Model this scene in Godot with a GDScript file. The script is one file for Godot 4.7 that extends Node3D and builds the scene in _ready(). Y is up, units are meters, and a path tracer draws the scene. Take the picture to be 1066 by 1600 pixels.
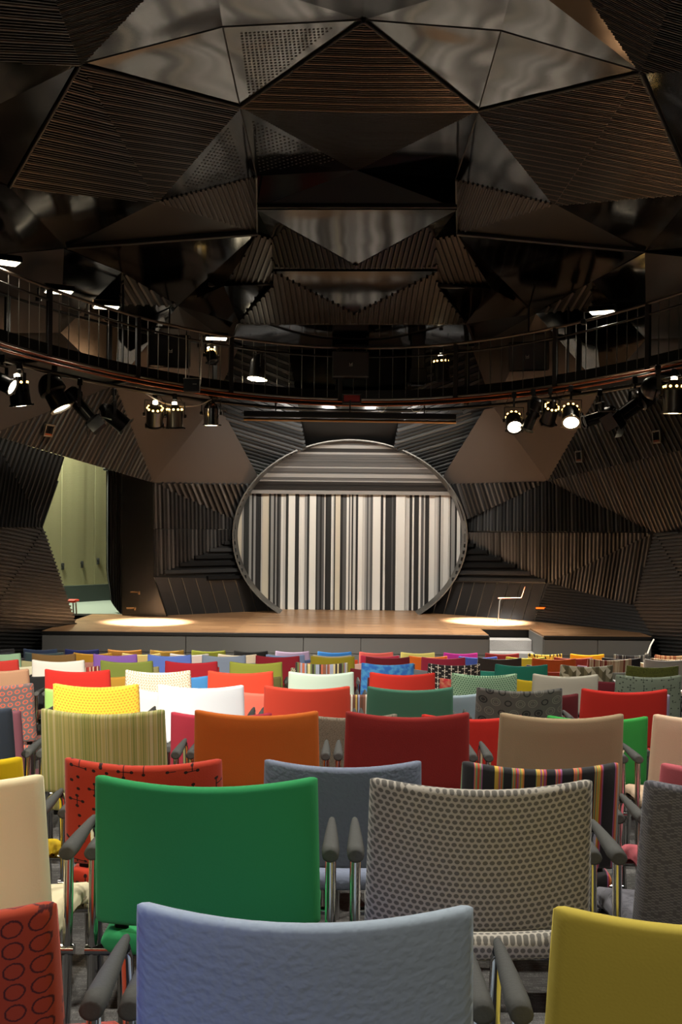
extends Node3D
# An auditorium with faceted dark metal walls: rows of chairs in many fabrics step down to a timber stage.
# Lens measured from the photograph: focal length in pixels, vanishing point of the level view axis, slight roll.
const F := 1754.0
const CX := 540.0
const CY := 828.0
const EYE := 1.31
const ROLL := 0.0095
const STAGE_Y := -0.26
const INSIDE := Vector3(0, 2.6, -10)

var taken := {}
var rng := RandomNumberGenerator.new()
var M := {}

# ---------------------------------------------------------------- places
func ray(px: float, py: float) -> Vector3:      # direction with unit depth
	var dx := px - CX
	var dy := py - CY
	return Vector3((dx * cos(ROLL) + dy * sin(ROLL)) / F, -(-dx * sin(ROLL) + dy * cos(ROLL)) / F, -1.0)

func at(px: float, py: float, d: float) -> Vector3:
	return Vector3(0, EYE, 0) + ray(px, py) * d

func v3(p: Vector3) -> Vector3:
	return at(p.x, p.y, p.z)

func on_plane(px: float, py: float, pl: Plane) -> Vector3:
	var o := Vector3(0, EYE, 0)
	var r := ray(px, py)
	return o + r * ((pl.d - pl.normal.dot(o)) / pl.normal.dot(r))

func ring(t: float, off: float, yrel: float) -> Vector3:
	return Vector3(0.2 + (5.0 + off) * sin(t), EYE + yrel, -(7.96 + (11.0 + off) * cos(t)))

# ---------------------------------------------------------------- naming
func numbered(called: String) -> String:
	if not taken.has(called):
		taken[called] = 0
		return called
	taken[called] += 1
	return "%s_%03d" % [called, taken[called]]

func thing(called: String, label: String, category: String, where := Vector3.ZERO, group := "") -> Node3D:
	var o := Node3D.new()
	o.name = numbered(called)
	add_child(o)
	o.position = where
	o.set_meta("label", label)
	o.set_meta("category", category)
	if group:
		o.set_meta("group", group)
	return o

func structure(called: String, label: String, category: String) -> Node3D:
	var o := thing(called, label, category)
	o.set_meta("kind", "structure")
	return o

func put(parent: Node3D, called: String, mesh: Mesh, mat: Material, where := Vector3.ZERO) -> MeshInstance3D:
	var m := MeshInstance3D.new()
	m.name = called
	m.mesh = mesh
	m.material_override = mat
	m.position = where
	parent.add_child(m, true)
	return m

func made(parent: Node3D, called: String, st: SurfaceTool, mat: Material) -> MeshInstance3D:
	return put(parent, called, st.commit(), mat)

func begin() -> SurfaceTool:
	var st := SurfaceTool.new()
	st.begin(Mesh.PRIMITIVE_TRIANGLES)
	return st

# ---------------------------------------------------------------- shapes
func vert(st: SurfaceTool, p: Vector3, n: Vector3, uv := Vector2.ZERO) -> void:
	st.set_normal(n)
	st.set_uv(uv)
	st.add_vertex(p)

func tri(st: SurfaceTool, a: Vector3, b: Vector3, c: Vector3, na: Vector3, nb: Vector3, nc: Vector3, ua := Vector2.ZERO, ub := Vector2.ZERO, uc := Vector2.ZERO) -> void:
	vert(st, a, na, ua)
	if (b - a).cross(c - a).dot(na + nb + nc) < 0.0:
		vert(st, b, nb, ub)
		vert(st, c, nc, uc)
	else:
		vert(st, c, nc, uc)
		vert(st, b, nb, ub)

func quad(st: SurfaceTool, a: Vector3, b: Vector3, c: Vector3, d: Vector3, n: Vector3) -> void:
	tri(st, a, b, c, n, n, n, Vector2(0, 0), Vector2(1, 0), Vector2(1, 1))
	tri(st, a, c, d, n, n, n, Vector2(0, 0), Vector2(1, 1), Vector2(0, 1))

func smooth_quad(st: SurfaceTool, p: Array, n: Array, u: Array) -> void:
	tri(st, p[0], p[1], p[2], n[0], n[1], n[2], u[0], u[1], u[2])
	tri(st, p[0], p[2], p[3], n[0], n[2], n[3], u[0], u[2], u[3])

func box(st: SurfaceTool, size: Vector3, xf: Transform3D, chamfer := 0.0) -> void:
	var h := size / 2.0
	var c := minf(chamfer, minf(h.x, minf(h.y, h.z)) * 0.9)
	var ax := [Vector3.RIGHT, Vector3.UP, Vector3.BACK]
	for i in 3:
		for s in [-1.0, 1.0]:
			var n: Vector3 = ax[i] * s
			var u: Vector3 = ax[(i + 1) % 3]
			var v: Vector3 = ax[(i + 2) % 3]
			var hu: float = h[(i + 1) % 3] - c
			var hv: float = h[(i + 2) % 3] - c
			var o: Vector3 = n * h[i]
			quad(st, xf * (o - u * hu - v * hv), xf * (o + u * hu - v * hv), xf * (o + u * hu + v * hv), xf * (o - u * hu + v * hv), xf.basis * n)
	if c > 0.0:
		for i in 3:
			var j := (i + 1) % 3
			var k := (i + 2) % 3
			for s in [-1.0, 1.0]:
				for t in [-1.0, 1.0]:
					var a: Vector3 = ax[i] * s * h[i] + ax[j] * t * (h[j] - c)
					var b: Vector3 = ax[i] * s * (h[i] - c) + ax[j] * t * h[j]
					var e: Vector3 = ax[k] * (h[k] - c)
					quad(st, xf * (a - e), xf * (a + e), xf * (b + e), xf * (b - e), xf.basis * (ax[i] * s + ax[j] * t).normalized())
		for s in [-1.0, 1.0]:
			for t in [-1.0, 1.0]:
				for w in [-1.0, 1.0]:
					var n := Vector3(s, t, w).normalized()
					tri(st, xf * Vector3(s * h.x, t * (h.y - c), w * (h.z - c)), xf * Vector3(s * (h.x - c), t * h.y, w * (h.z - c)), xf * Vector3(s * (h.x - c), t * (h.y - c), w * h.z), xf.basis * n, xf.basis * n, xf.basis * n)

func side_of(axis: Vector3) -> Vector3:
	return axis.cross(Vector3.UP if absf(axis.y) < 0.9 else Vector3.RIGHT).normalized()

# a surface of revolution: profile of (radius, distance along dir)
func lathe(st: SurfaceTool, o: Vector3, dir: Vector3, profile: Array, n := 16) -> void:
	var a := side_of(dir)
	var b := dir.cross(a)
	for k in profile.size() - 1:
		var p: Vector2 = profile[k]
		var q: Vector2 = profile[k + 1]
		var slope := Vector2(q.y - p.y, p.x - q.x)
		if slope.length() < 1e-7:
			continue
		slope = slope.normalized()
		for i in n:
			var pts := []
			var nrm := []
			for c in [[i, p], [i + 1, p], [i + 1, q], [i, q]]:
				var ang: float = TAU * c[0] / n
				var radial := a * cos(ang) + b * sin(ang)
				pts.append(o + radial * c[1].x + dir * c[1].y)
				nrm.append(radial * slope.x + dir * slope.y)
			smooth_quad(st, pts, nrm, [Vector2.ZERO, Vector2.ZERO, Vector2.ZERO, Vector2.ZERO])

func tube(st: SurfaceTool, pts: Array, r: float, n := 8, closed_ends := true) -> void:
	var count := pts.size()
	var rings := []
	var up := Vector3.ZERO
	for k in count:
		var t: Vector3 = (pts[mini(k + 1, count - 1)] - pts[maxi(k - 1, 0)]).normalized()
		if up == Vector3.ZERO:
			up = side_of(t)
		up = (up - t * up.dot(t)).normalized()
		var w := t.cross(up)
		var rr := []
		for i in n:
			rr.append(up * cos(TAU * i / n) + w * sin(TAU * i / n))
		rings.append(rr)
	for k in count - 1:
		for i in n:
			var j := (i + 1) % n
			smooth_quad(st, [pts[k] + rings[k][i] * r, pts[k] + rings[k][j] * r, pts[k + 1] + rings[k + 1][j] * r, pts[k + 1] + rings[k + 1][i] * r],
				[rings[k][i], rings[k][j], rings[k + 1][j], rings[k + 1][i]], [Vector2.ZERO, Vector2.ZERO, Vector2.ZERO, Vector2.ZERO])
	if closed_ends:
		for e in [0, count - 1]:
			var nn: Vector3 = (pts[0] - pts[1]).normalized() if e == 0 else (pts[count - 1] - pts[count - 2]).normalized()
			for i in n:
				tri(st, pts[e], pts[e] + rings[e][i] * r, pts[e] + rings[e][(i + 1) % n] * r, nn, nn, nn)

func bar(parent: Node3D, called: String, pts: Array, r: float, mat: Material, n := 8) -> MeshInstance3D:
	var st := begin()
	tube(st, pts, r, n)
	return made(parent, called, st, mat)

func block(parent: Node3D, called: String, size: Vector3, centre: Vector3, mat: Material, chamfer := 0.0, turn := Basis()) -> MeshInstance3D:
	var st := begin()
	box(st, size, Transform3D(turn, centre), chamfer)
	return made(parent, called, st, mat)

# a sheet of metal with its own thickness, cut to a polygon that is given in pixels and laid on the plane of three placed points
func facet(parent: Node3D, called: String, plane3: Array, poly: Array, mat: Material, thick := 0.04) -> MeshInstance3D:
	if poly.is_empty():
		poly = plane3
	var pl := Plane(v3(plane3[0]), v3(plane3[1]), v3(plane3[2]))
	if pl.distance_to(INSIDE) < 0.0:
		pl = -pl
	var n := pl.normal
	var e1 := side_of(n)
	var e2 := n.cross(e1)
	var pts := []
	var flat := PackedVector2Array()
	for p in poly:
		var w := on_plane(p.x, p.y, pl)
		pts.append(w)
		flat.append(Vector2(w.dot(e1), w.dot(e2)))
	var st := begin()
	var idx := Geometry2D.triangulate_polygon(flat)
	for k in idx.size() / 3:
		var a: Vector3 = pts[idx[3 * k]]
		var b: Vector3 = pts[idx[3 * k + 1]]
		var c: Vector3 = pts[idx[3 * k + 2]]
		tri(st, a, b, c, n, n, n, flat[idx[3 * k]], flat[idx[3 * k + 1]], flat[idx[3 * k + 2]])
		tri(st, a - n * thick, b - n * thick, c - n * thick, -n, -n, -n)
	var mid := Vector3.ZERO
	for p in pts:
		mid += p / pts.size()
	for k in pts.size():
		var a: Vector3 = pts[k]
		var b: Vector3 = pts[(k + 1) % pts.size()]
		var out := (b - a).cross(n).normalized()
		if out.dot((a + b) / 2.0 - mid) < 0.0:
			out = -out
		quad(st, a, b, b - n * thick, a - n * thick, out)
	var made_it := made(parent, called, st, mat)
	made_it.set_meta("plane", [n, e1, e2, pts])
	return made_it

# ribs across a facet; dir is how they run in the photograph. single: each rib is a piece of its own.
func ribs(panel: MeshInstance3D, dir: Vector2, pitch: float, wide: float, high: float, mat, single := false) -> void:
	var info: Array = panel.get_meta("plane")
	var n: Vector3 = info[0]
	var pts: Array = info[3]
	var mid := Vector3.ZERO
	for p in pts:
		mid += p / pts.size()
	var m: Vector3 = mid - Vector3(0, EYE, 0)
	var px := Vector2(CX + m.x / -m.z * F, CY - m.y / -m.z * F)
	var pl := Plane(n, n.dot(mid))
	var d := (on_plane(px.x + dir.x * 4, px.y + dir.y * 4, pl) - on_plane(px.x, px.y, pl)).normalized()
	var e := n.cross(d)
	var flat := []
	var lo := INF
	var hi := -INF
	for p in pts:
		var q := Vector2((p - mid).dot(d), (p - mid).dot(e))
		flat.append(q)
		lo = minf(lo, q.y)
		hi = maxf(hi, q.y)
	var joined := begin()
	var s := (floorf(lo / pitch) + 0.5) * pitch
	var count := 0
	while s < hi:
		var cuts := []
		for k in flat.size():
			var a: Vector2 = flat[k]
			var b: Vector2 = flat[(k + 1) % flat.size()]
			if (a.y < s) != (b.y < s):
				cuts.append(a.x + (b.x - a.x) * (s - a.y) / (b.y - a.y))
		cuts.sort()
		for c in cuts.size() / 2:
			var t0: float = cuts[2 * c]
			var t1: float = cuts[2 * c + 1]
			if t1 - t0 < pitch * 0.5:
				continue
			var st := begin() if single else joined
			var o := mid + e * s
			var a0 := o + d * t0
			var a1 := o + d * t1
			var w := e * wide / 2.0
			var v := e * wide * 0.34
			var up := n * high
			quad(st, a0 - v + up, a1 - v + up, a1 + v + up, a0 + v + up, n)
			quad(st, a0 - w, a1 - w, a1 - v + up, a0 - v + up, (-e + n * 0.3).normalized())
			quad(st, a0 + w, a1 + w, a1 + v + up, a0 + v + up, (e + n * 0.3).normalized())
			quad(st, a0 - w, a0 + w, a0 + v + up, a0 - v + up, -d)
			quad(st, a1 - w, a1 + w, a1 + v + up, a1 - v + up, d)
			count += 1
			if single:
				made(panel, "slat", st, mat[rng.randi() % mat.size()] if mat is Array else mat)
		s += pitch
	if not single and count:
		var r := made(panel, "slats", joined, mat[0] if mat is Array else mat)
		r.set_meta("kind", "stuff")

# ---------------------------------------------------------------- materials
func mat(c: Color, rough := 0.6, metal := 0.0) -> StandardMaterial3D:
	var m := StandardMaterial3D.new()
	m.albedo_color = c
	m.roughness = rough
	m.metallic = metal
	return m

func glow(c: Color, e: float) -> StandardMaterial3D:
	var m := mat(c, 0.4)
	m.emission_enabled = true
	m.emission = c
	m.emission_energy_multiplier = e
	return m

func noise_tex(freq: float, size := 256, octaves := 3, sd := 1, kind := FastNoiseLite.TYPE_SIMPLEX_SMOOTH) -> NoiseTexture2D:
	var f := FastNoiseLite.new()
	f.seed = sd
	f.frequency = freq
	f.noise_type = kind
	f.fractal_octaves = octaves
	var t := NoiseTexture2D.new()
	t.width = size
	t.height = size
	t.seamless = true
	t.noise = f
	return t

func picture(w: int, h: int, f: Callable) -> ImageTexture:
	var im := Image.create(w, h, false, Image.FORMAT_RGB8)
	for y in h:
		for x in w:
			im.set_pixel(x, y, f.call((x + 0.5) / w, (y + 0.5) / h))
	return ImageTexture.create_from_image(im)

func hash2(a: int, b: int) -> float:
	var h := sin(a * 127.1 + b * 311.7) * 43758.5453
	return h - floorf(h)

func uneven(m: StandardMaterial3D, tex: Texture2D, scale: Vector3, high: float) -> StandardMaterial3D:
	m.heightmap_enabled = true
	m.heightmap_texture = tex
	m.heightmap_scale = high
	m.uv1_triplanar = true
	m.uv1_world_triplanar = true
	m.uv1_scale = scale
	return m

func materials() -> void:
	var waves := noise_tex(0.012, 256, 2, 5)
	var scuff := noise_tex(0.02, 256, 4, 9)
	M.sheet = uneven(mat(Color(0.52, 0.52, 0.51), 0.11, 1.0), waves, Vector3(0.2, 0.2, 0.2), 2.6)
	M.gloss = uneven(mat(Color(0.16, 0.16, 0.16), 0.12, 1.0), waves, Vector3(0.3, 0.3, 0.3), 0.5)
	M.mirror = uneven(mat(Color(0.40, 0.40, 0.40), 0.10, 1.0), waves, Vector3(0.3, 0.3, 0.3), 0.35)
	M.bronze = uneven(mat(Color(0.285, 0.265, 0.25), 0.42, 0.45), waves, Vector3(0.3, 0.3, 0.3), 0.6)
	M.pillar = uneven(mat(Color(0.40, 0.395, 0.385), 0.30, 1.0), scuff, Vector3(0.5, 0.5, 0.5), 0.4)
	M.plate = mat(Color(0.19, 0.18, 0.17), 0.45, 0.5)
	M.dark = mat(Color(0.10, 0.10, 0.10), 0.45, 0.5)
	M.rib = mat(Color(0.285, 0.29, 0.295), 0.42, 0.35)
	M.rib_warm = mat(Color(0.34, 0.31, 0.285), 0.40, 0.4)
	M.rib_edge = mat(Color(0.43, 0.36, 0.31), 0.3, 0.85)
	M.rib_pale = mat(Color(0.42, 0.41, 0.395), 0.4, 0.5)
	M.rib_roof = mat(Color(0.17, 0.155, 0.145), 0.32, 0.6)
	M.rib_deep = mat(Color(0.185, 0.19, 0.195), 0.35, 0.35)
	M.black = mat(Color(0.035, 0.035, 0.035), 0.5)
	M.black_metal = mat(Color(0.07, 0.07, 0.07), 0.35, 0.4)
	M.steel = mat(Color(0.62, 0.61, 0.58), 0.28, 1.0)
	M.chrome = mat(Color(0.75, 0.75, 0.75), 0.10, 1.0)
	M.copper = mat(Color(0.50, 0.27, 0.17), 0.30, 0.9)  # copper tone; on the catwalk pipes it stands for lamp shine
	M.brass = mat(Color(0.55, 0.43, 0.29), 0.3, 1.0)
	M.alu = mat(Color(0.52, 0.50, 0.46), 0.33, 0.95)
	M.pad = uneven(mat(Color(0.29, 0.29, 0.275), 0.75), noise_tex(0.1, 128, 2, 3), Vector3(8, 8, 8), 0.05)
	M.grey_paint = mat(Color(0.40, 0.40, 0.39), 0.55)
	M.white_trim = mat(Color(0.75, 0.73, 0.68), 0.4, 0.2)
	M.rim = mat(Color(0.34, 0.335, 0.32), 0.4, 0.3)
	M.cloth_black = mat(Color(0.045, 0.045, 0.045), 0.95)
	M.lamp = glow(Color(1.0, 0.93, 0.78), 14.0)
	M.lamp_dim = glow(Color(1.0, 0.8, 0.6), 0.5)
	M.lamp_soft = glow(Color(1.0, 0.93, 0.80), 6.0)
	M.bead = glow(Color(1.0, 0.80, 0.45), 7.0)
	# carpet: short grey streaks
	M.carpet = mat(Color.WHITE, 0.95)
	M.carpet.albedo_texture = picture(256, 256, func(u, v):
		var row := int(v * 64)
		var g := 0.25 + 0.22 * hash2(row, int(u * 10 + hash2(row, 7) * 10)) * hash2(int(u * 256), row) + 0.08 * hash2(int(u * 256), int(v * 256))
		return Color(g, g * 0.98, g * 0.95))
	M.carpet.uv1_triplanar = true
	M.carpet.uv1_world_triplanar = true
	M.carpet.uv1_scale = Vector3(2.5, 2.5, 2.5)
	M.carpet.texture_filter = BaseMaterial3D.TEXTURE_FILTER_LINEAR
	# stage timber: short strips in mixed red browns
	M.wood = mat(Color.WHITE, 0.33)
	M.wood.albedo_texture = picture(512, 512, func(u, v):
		var row := int(v * 24)
		var col := int(u * 3 + hash2(row, 3) * 3)
		var k := hash2(row, col)
		var grain := 0.06 * hash2(int(v * 512), int(u * 40)) 
		var edge := 0.75 if fmod(v * 24, 1.0) < 0.06 else 1.0
		var c := Color(0.50, 0.36, 0.245).lerp(Color(0.74, 0.585, 0.43), k * 0.8 + grain)
		return Color(c.r * edge, c.g * edge, c.b * edge))
	M.wood.uv1_triplanar = true
	M.wood.uv1_world_triplanar = true
	M.wood.uv1_scale = Vector3(0.6, 0.6, 0.6)
	M.step_carpet = uneven(mat(Color(0.62, 0.62, 0.62), 0.95), noise_tex(0.2, 128, 2, 8), Vector3(4, 4, 4), 0.5)  # pale tone includes the light falling on the steps from above

# ---------------------------------------------------------------- fabrics
func ring_at(u: float, v: float, n: float, skew: float) -> Vector3:   # distance from the nearest spot of a staggered grid, and its cell
	var row := floorf(v * n)
	var x := u * n + (skew if int(row) % 2 else 0.0)
	return Vector3(Vector2(fmod(x, 1.0) - 0.5, fmod(v * n, 1.0) - 0.5).length(), floorf(x), row)

func molecules(u: float, v: float, n: float) -> bool:
	var cx := int(floorf(u * n))
	var cy := int(floorf(v * n))
	var x := u * n - cx
	var y := v * n - cy
	var k := hash2(cx, cy)
	var ctr := Vector2(0.3 + 0.4 * hash2(cx + 9, cy), 0.3 + 0.4 * hash2(cx, cy + 5))
	var p := Vector2(x, y)
	for a in 4:
		if hash2(cx * 4 + a, cy) < 0.25:
			continue
		var dir := Vector2.RIGHT.rotated(a * PI / 2)
		var len_ := 0.20 + 0.18 * hash2(cx + a, cy * 3)
		var tip := ctr + dir * len_
		if p.distance_to(tip) < 0.075:
			return true
		if k > 0.25 and p.distance_to(Geometry2D.get_closest_point_to_segment(p, ctr, tip)) < 0.02:
			return true
	return false

func pattern(kind: String, c: Array, sd: int) -> Texture2D:
	var a: Color = c[0]
	var b: Color = c[1] if c.size() > 1 else a
	var e: Color = c[2] if c.size() > 2 else b
	match kind:
		"rings":
			return picture(384, 384, func(u, v):
				var r := ring_at(u, v, 12.0, 0.5)
				return b if r.x > 0.24 and r.x < 0.34 else (e if r.x > 0.46 else a))
		"bigrings":
			return picture(384, 384, func(u, v):
				var r := ring_at(u, v, 13.0, 0.0)
				return b if r.x > 0.34 and r.x < 0.41 else a)
		"dots":
			return picture(512, 512, func(u, v):
				var r := ring_at(u, v, 32.0, 0.5)
				return b if r.x < 0.37 else a)
		"mesh":
			return picture(384, 384, func(u, v):
				var r := ring_at(u, v, 26.0, 0.5)
				return b if r.x < 0.30 else a)
		"weave":
			return picture(384, 384, func(u, v):
				var k := (int(u * 64) + int(v * 128)) % 2
				return a if k == 0 and hash2(int(u * 64), int(v * 128)) > 0.2 else b)
		"mol":
			return picture(512, 512, func(u, v): return b if molecules(u, v, 6.5) else a)
		"crosses":
			return picture(256, 256, func(u, v):
				var x := fmod(u * 8.0, 1.0) - 0.5
				var y := fmod(v * 8.0 + (0.5 if int(u * 8.0) % 2 else 0.0), 1.0) - 0.5
				var arm := (absf(x) < 0.05 and absf(y) < 0.34) or (absf(y) < 0.05 and absf(x) < 0.34)
				var tip := minf(minf(Vector2(x, y - 0.34).length(), Vector2(x, y + 0.34).length()), minf(Vector2(x - 0.34, y).length(), Vector2(x + 0.34, y).length())) < 0.09
				return b if arm or tip else a)
		"stripes":
			var g := RandomNumberGenerator.new()
			g.seed = sd
			var line := []
			while line.size() < 256:
				var col: Color = c[g.randi() % c.size()]
				for k in g.randi_range(3, 9):
					line.append(col)
			return picture(256, 8, func(u, _v): return line[int(u * 256)])
		"ribbons":    # groups of bright lines on a dark ground
			var g := RandomNumberGenerator.new()
			g.seed = sd
			var line := []
			while line.size() < 512:
				for k in g.randi_range(24, 44):
					line.append(a)
				for j in g.randi_range(5, 10):
					var col: Color = c[g.randi_range(1, c.size() - 1)]
					for k in g.randi_range(2, 5):
						line.append(col)
			return picture(512, 8, func(u, _v): return line[int(u * 512)])
		"pin":
			return picture(512, 8, func(u, _v):
				var k := hash2(int(u * 170), sd)
				return a if k < 0.5 else (b if k < 0.85 else e))
		"tri":
			return picture(256, 256, func(u, v):
				var x := fmod(u * 7.0, 1.0)
				var y := fmod(v * 5.0, 1.0)
				var odd := (int(u * 7.0) + int(v * 5.0)) % 2 == 0
				return a if (x > y) == odd and x + y < 1.3 else (b if x < 0.5 else e))
		"lattice":
			return picture(256, 256, func(u, v):
				var x := fmod(u * 24.0 + 0.3 * sin(v * 100.0), 1.0)
				return b if x < 0.35 and fmod(v * 20.0, 1.0) > 0.3 else a)
		"check":
			return picture(256, 256, func(u, v):
				var x := fmod(u * 26.0, 1.0)
				var y := fmod(v * 26.0, 1.0)
				return b if (x < 0.5) != (y < 0.4) else a)
		"cloud":
			var f := FastNoiseLite.new()
			f.seed = sd
			f.frequency = 6.0
			return picture(256, 256, func(u, v): return a.lerp(b, clampf(f.get_noise_2d(u, v) * 1.6 + 0.5, 0, 1)))
		"crackle":
			var f := FastNoiseLite.new()
			f.seed = sd
			f.noise_type = FastNoiseLite.TYPE_CELLULAR
			f.cellular_return_type = FastNoiseLite.RETURN_DISTANCE2_SUB
			f.frequency = 40.0
			return picture(384, 384, func(u, v): return b if f.get_noise_2d(u, v) < -0.86 else a)
		"circles":
			return picture(384, 384, func(u, v):
				var r := ring_at(u, v, 7.0, 0.5)
				var k := hash2(int(r.y), int(r.z))
				if k < 0.3:
					return b if r.x < 0.36 and not (absf(r.x - 0.2) < 0.03) else a
				if k < 0.75:
					return e if absf(r.x - 0.36) < 0.04 or absf(r.x - 0.2) < 0.03 else a
				return b if absf(r.x - 0.25) < 0.05 else a)
		"marks":
			return picture(256, 128, func(u, v):
				var x := fmod(u * 9.0, 1.0)
				var y := fmod(v * 3.0, 1.0)
				var k := hash2(int(u * 9.0), int(v * 3.0))
				var w := 0.22 + 0.14 * sin(y * 9.0 + k * 6.0)
				return b if absf(x - 0.5 - 0.2 * sin(y * 5.0 + k * 9.0)) < w * 0.7 and y > 0.1 and y < 0.95 else a)
	return null

func fabric(colors: Array, kind: String, sd: int) -> StandardMaterial3D:
	var m := mat(colors[0], 0.95)
	m.rim_enabled = true
	m.rim = 0.35
	m.rim_tint = 0.6
	m.heightmap_enabled = true
	m.heightmap_texture = M.felt_noise if kind == "felt" else M.weave_noise
	m.heightmap_scale = 0.2 if kind == "felt" else 0.025
	var t := pattern(kind, colors, sd)
	if t:
		m.albedo_color = Color.WHITE
		m.albedo_texture = t
	return m

# ---------------------------------------------------------------- chairs
# a padded slab swept along x: loop(u) of (offset, along) pairs, bent by sag
func padded(width: float, loop: Array, place: Callable, ends := [[0.0, 0.25], [0.006, 0.72], [0.016, 1.0]]) -> ArrayMesh:
	var us := []
	for e in ends:
		us.append([-width / 2 + e[0], e[1]])
	var steps := 12
	for k in range(1, steps):
		us.append([lerpf(-width / 2 + 0.016, width / 2 - 0.016, float(k) / steps), 1.0])
	for k in range(ends.size() - 1, -1, -1):
		us.append([width / 2 - ends[k][0], ends[k][1]])
	var n := loop.size()
	var grid := []
	for u in us:
		var row := []
		for p in loop:
			row.append(place.call(u[0], p, u[1]))
		grid.append(row)
	var st := begin()
	st.set_smooth_group(0)
	var mid_of := func(row): 
		var s := Vector3.ZERO
		for p in row:
			s += p / row.size()
		return s
	for i in us.size() - 1:
		for j in n:
			var k := (j + 1) % n
			var q := [grid[i][j], grid[i][k], grid[i + 1][k], grid[i + 1][j]]
			var out: Vector3 = (q[0] + q[1] + q[2] + q[3]) / 4.0 - (mid_of.call(grid[i]) + mid_of.call(grid[i + 1])) / 2.0
			var nn: Vector3 = (q[1] - q[0]).cross(q[3] - q[0])
			if nn.dot(out) > 0.0:
				q = [q[0], q[3], q[2], q[1]]
			for t in [0, 1, 2, 0, 2, 3]:
				st.set_uv(Vector2(q[t].x / 0.46 + 0.5, -(q[t].y + q[t].z) / 0.46))
				st.add_vertex(q[t])
	for e in [0, us.size() - 1]:
		var c: Vector3 = mid_of.call(grid[e])
		for j in n:
			var a: Vector3 = grid[e][j]
			var b: Vector3 = grid[e][(j + 1) % n]
			var dir := Vector3.LEFT if e == 0 else Vector3.RIGHT
			if (a - c).cross(b - c).dot(dir) > 0.0:
				var w := a
				a = b
				b = w
			for p in [c, a, b]:
				st.set_uv(Vector2(p.x / 0.46 + 0.5, -p.y / 0.46))
				st.add_vertex(p)
	st.index()
	st.generate_normals()
	return st.commit()

func round_loop(length: float, thick: float, r: float, cuts: int) -> Array:
	var out := []
	for c in [[1, 1, 0.0], [-1, 1, 0.25], [-1, -1, 0.5], [1, -1, 0.75]]:
		for k in 5:
			var a: float = TAU * (c[2] + 0.25 * k / 4.0)
			out.append(Vector2(c[0] * (length / 2 - r) + cos(a) * r, c[1] * (thick / 2 - r) + sin(a) * r))
		if c[2] == 0.0 or c[2] == 0.5:
			for k in range(1, cuts):
				out.append(Vector2(lerpf(c[0] * (length / 2 - r), -c[0] * (length / 2 - r), float(k) / cuts), c[1] * thick / 2))
	return out

var C := {}
func chair_shapes() -> void:
	M.weave_noise = noise_tex(0.35, 256, 1, 21)
	M.felt_noise = noise_tex(0.09, 256, 3, 22)
	var loop := round_loop(0.325, 0.036, 0.016, 6)
	C.backrest = padded(0.46, loop, func(x: float, p: Vector2, k: float):
		var v := p.x                                   # up the back, from -0.16 to 0.16
		var flare := 1.0 + 0.035 * (0.1625 - v) / 0.325
		var q := 2.0 * x / 0.46
		var shrink := (1.0 - k) * 0.008 * signf(v) * (1.0 if absf(v) > 0.14 else 0.0)
		return Vector3(x * flare, 0.638 + (v - shrink) - 0.018 * (1.0 - q * q) * smoothstep(0.0, 0.16, v), p.y * k + 0.036 * (1.0 - q * q) + (v - 0.1625) * 0.17))
	var sl := round_loop(0.43, 0.055, 0.022, 6)
	C.seat = padded(0.46, sl, func(x: float, p: Vector2, k: float):
		var z := -0.28 + p.x
		var drop := 0.03 * smoothstep(-0.36, -0.50, z)
		var q := 2.0 * x / 0.46
		return Vector3(x, 0.428 + p.y * k - drop - 0.012 * (1.0 - q * q), z))
	# arm pad: blunt behind, narrow in front
	var st := begin()
	var rows := []
	for s in [[0.0, 0.012, 0.010], [0.0, 0.018, 0.015], [0.04, 0.0195, 0.016], [0.12, 0.0165, 0.014], [0.22, 0.011, 0.011], [0.262, 0.0075, 0.008], [0.272, 0.004, 0.005]]:
		var row := []
		for i in 12:
			row.append(Vector3(cos(TAU * i / 12) * s[1], sin(TAU * i / 12) * s[2] + 0.01 * s[0] / 0.27, -s[0]))
		rows.append(row)
	for i in rows.size() - 1:
		for j in 12:
			var k := (j + 1) % 12
			for p in [rows[i][j], rows[i + 1][k], rows[i][k], rows[i][j], rows[i + 1][j], rows[i + 1][k]]:
				st.add_vertex(p)
	for i in [0, rows.size() - 1]:
		for j in 12:
			var k := (j + 1) % 12
			var c := Vector3(0, 0.01 * (i / 6), -0.272 * (i / 6))
			for p in ([c, rows[i][j], rows[i][k]] if i == 0 else [c, rows[i][k], rows[i][j]]):
				st.add_vertex(p)
	st.index()
	st.generate_normals()
	C.pad = st.commit()
	st = begin()
	tube(st, [Vector3(0, 0.60, -0.115), Vector3(0, 0.30, -0.105), Vector3(0, 0.0, -0.06)], 0.011, 8)
	C.rear_leg = st.commit()
	st = begin()
	tube(st, [Vector3(0, 0.605, -0.345), Vector3(0, 0.585, -0.365), Vector3(0, 0.43, -0.40), Vector3(0, 0.0, -0.46)], 0.011, 8)
	C.front_leg = st.commit()
	st = begin()
	tube(st, [Vector3(-0.272, 0.395, -0.108), Vector3(0.272, 0.395, -0.108)], 0.013, 8)
	tube(st, [Vector3(-0.25, 0.385, -0.40), Vector3(0.25, 0.385, -0.40)], 0.011, 8)
	for s in [-0.2, 0.2]:
		tube(st, [Vector3(s, 0.392, -0.10), Vector3(s, 0.388, -0.40)], 0.010, 6)
	C.frame = st.commit()
	st = begin()
	box(st, Vector3(0.03, 0.20, 0.012), Transform3D(Basis(Vector3.RIGHT, 0.17), Vector3(0, 0.475, -0.085)), 0.003)
	C.bracket = st.commit()

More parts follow.
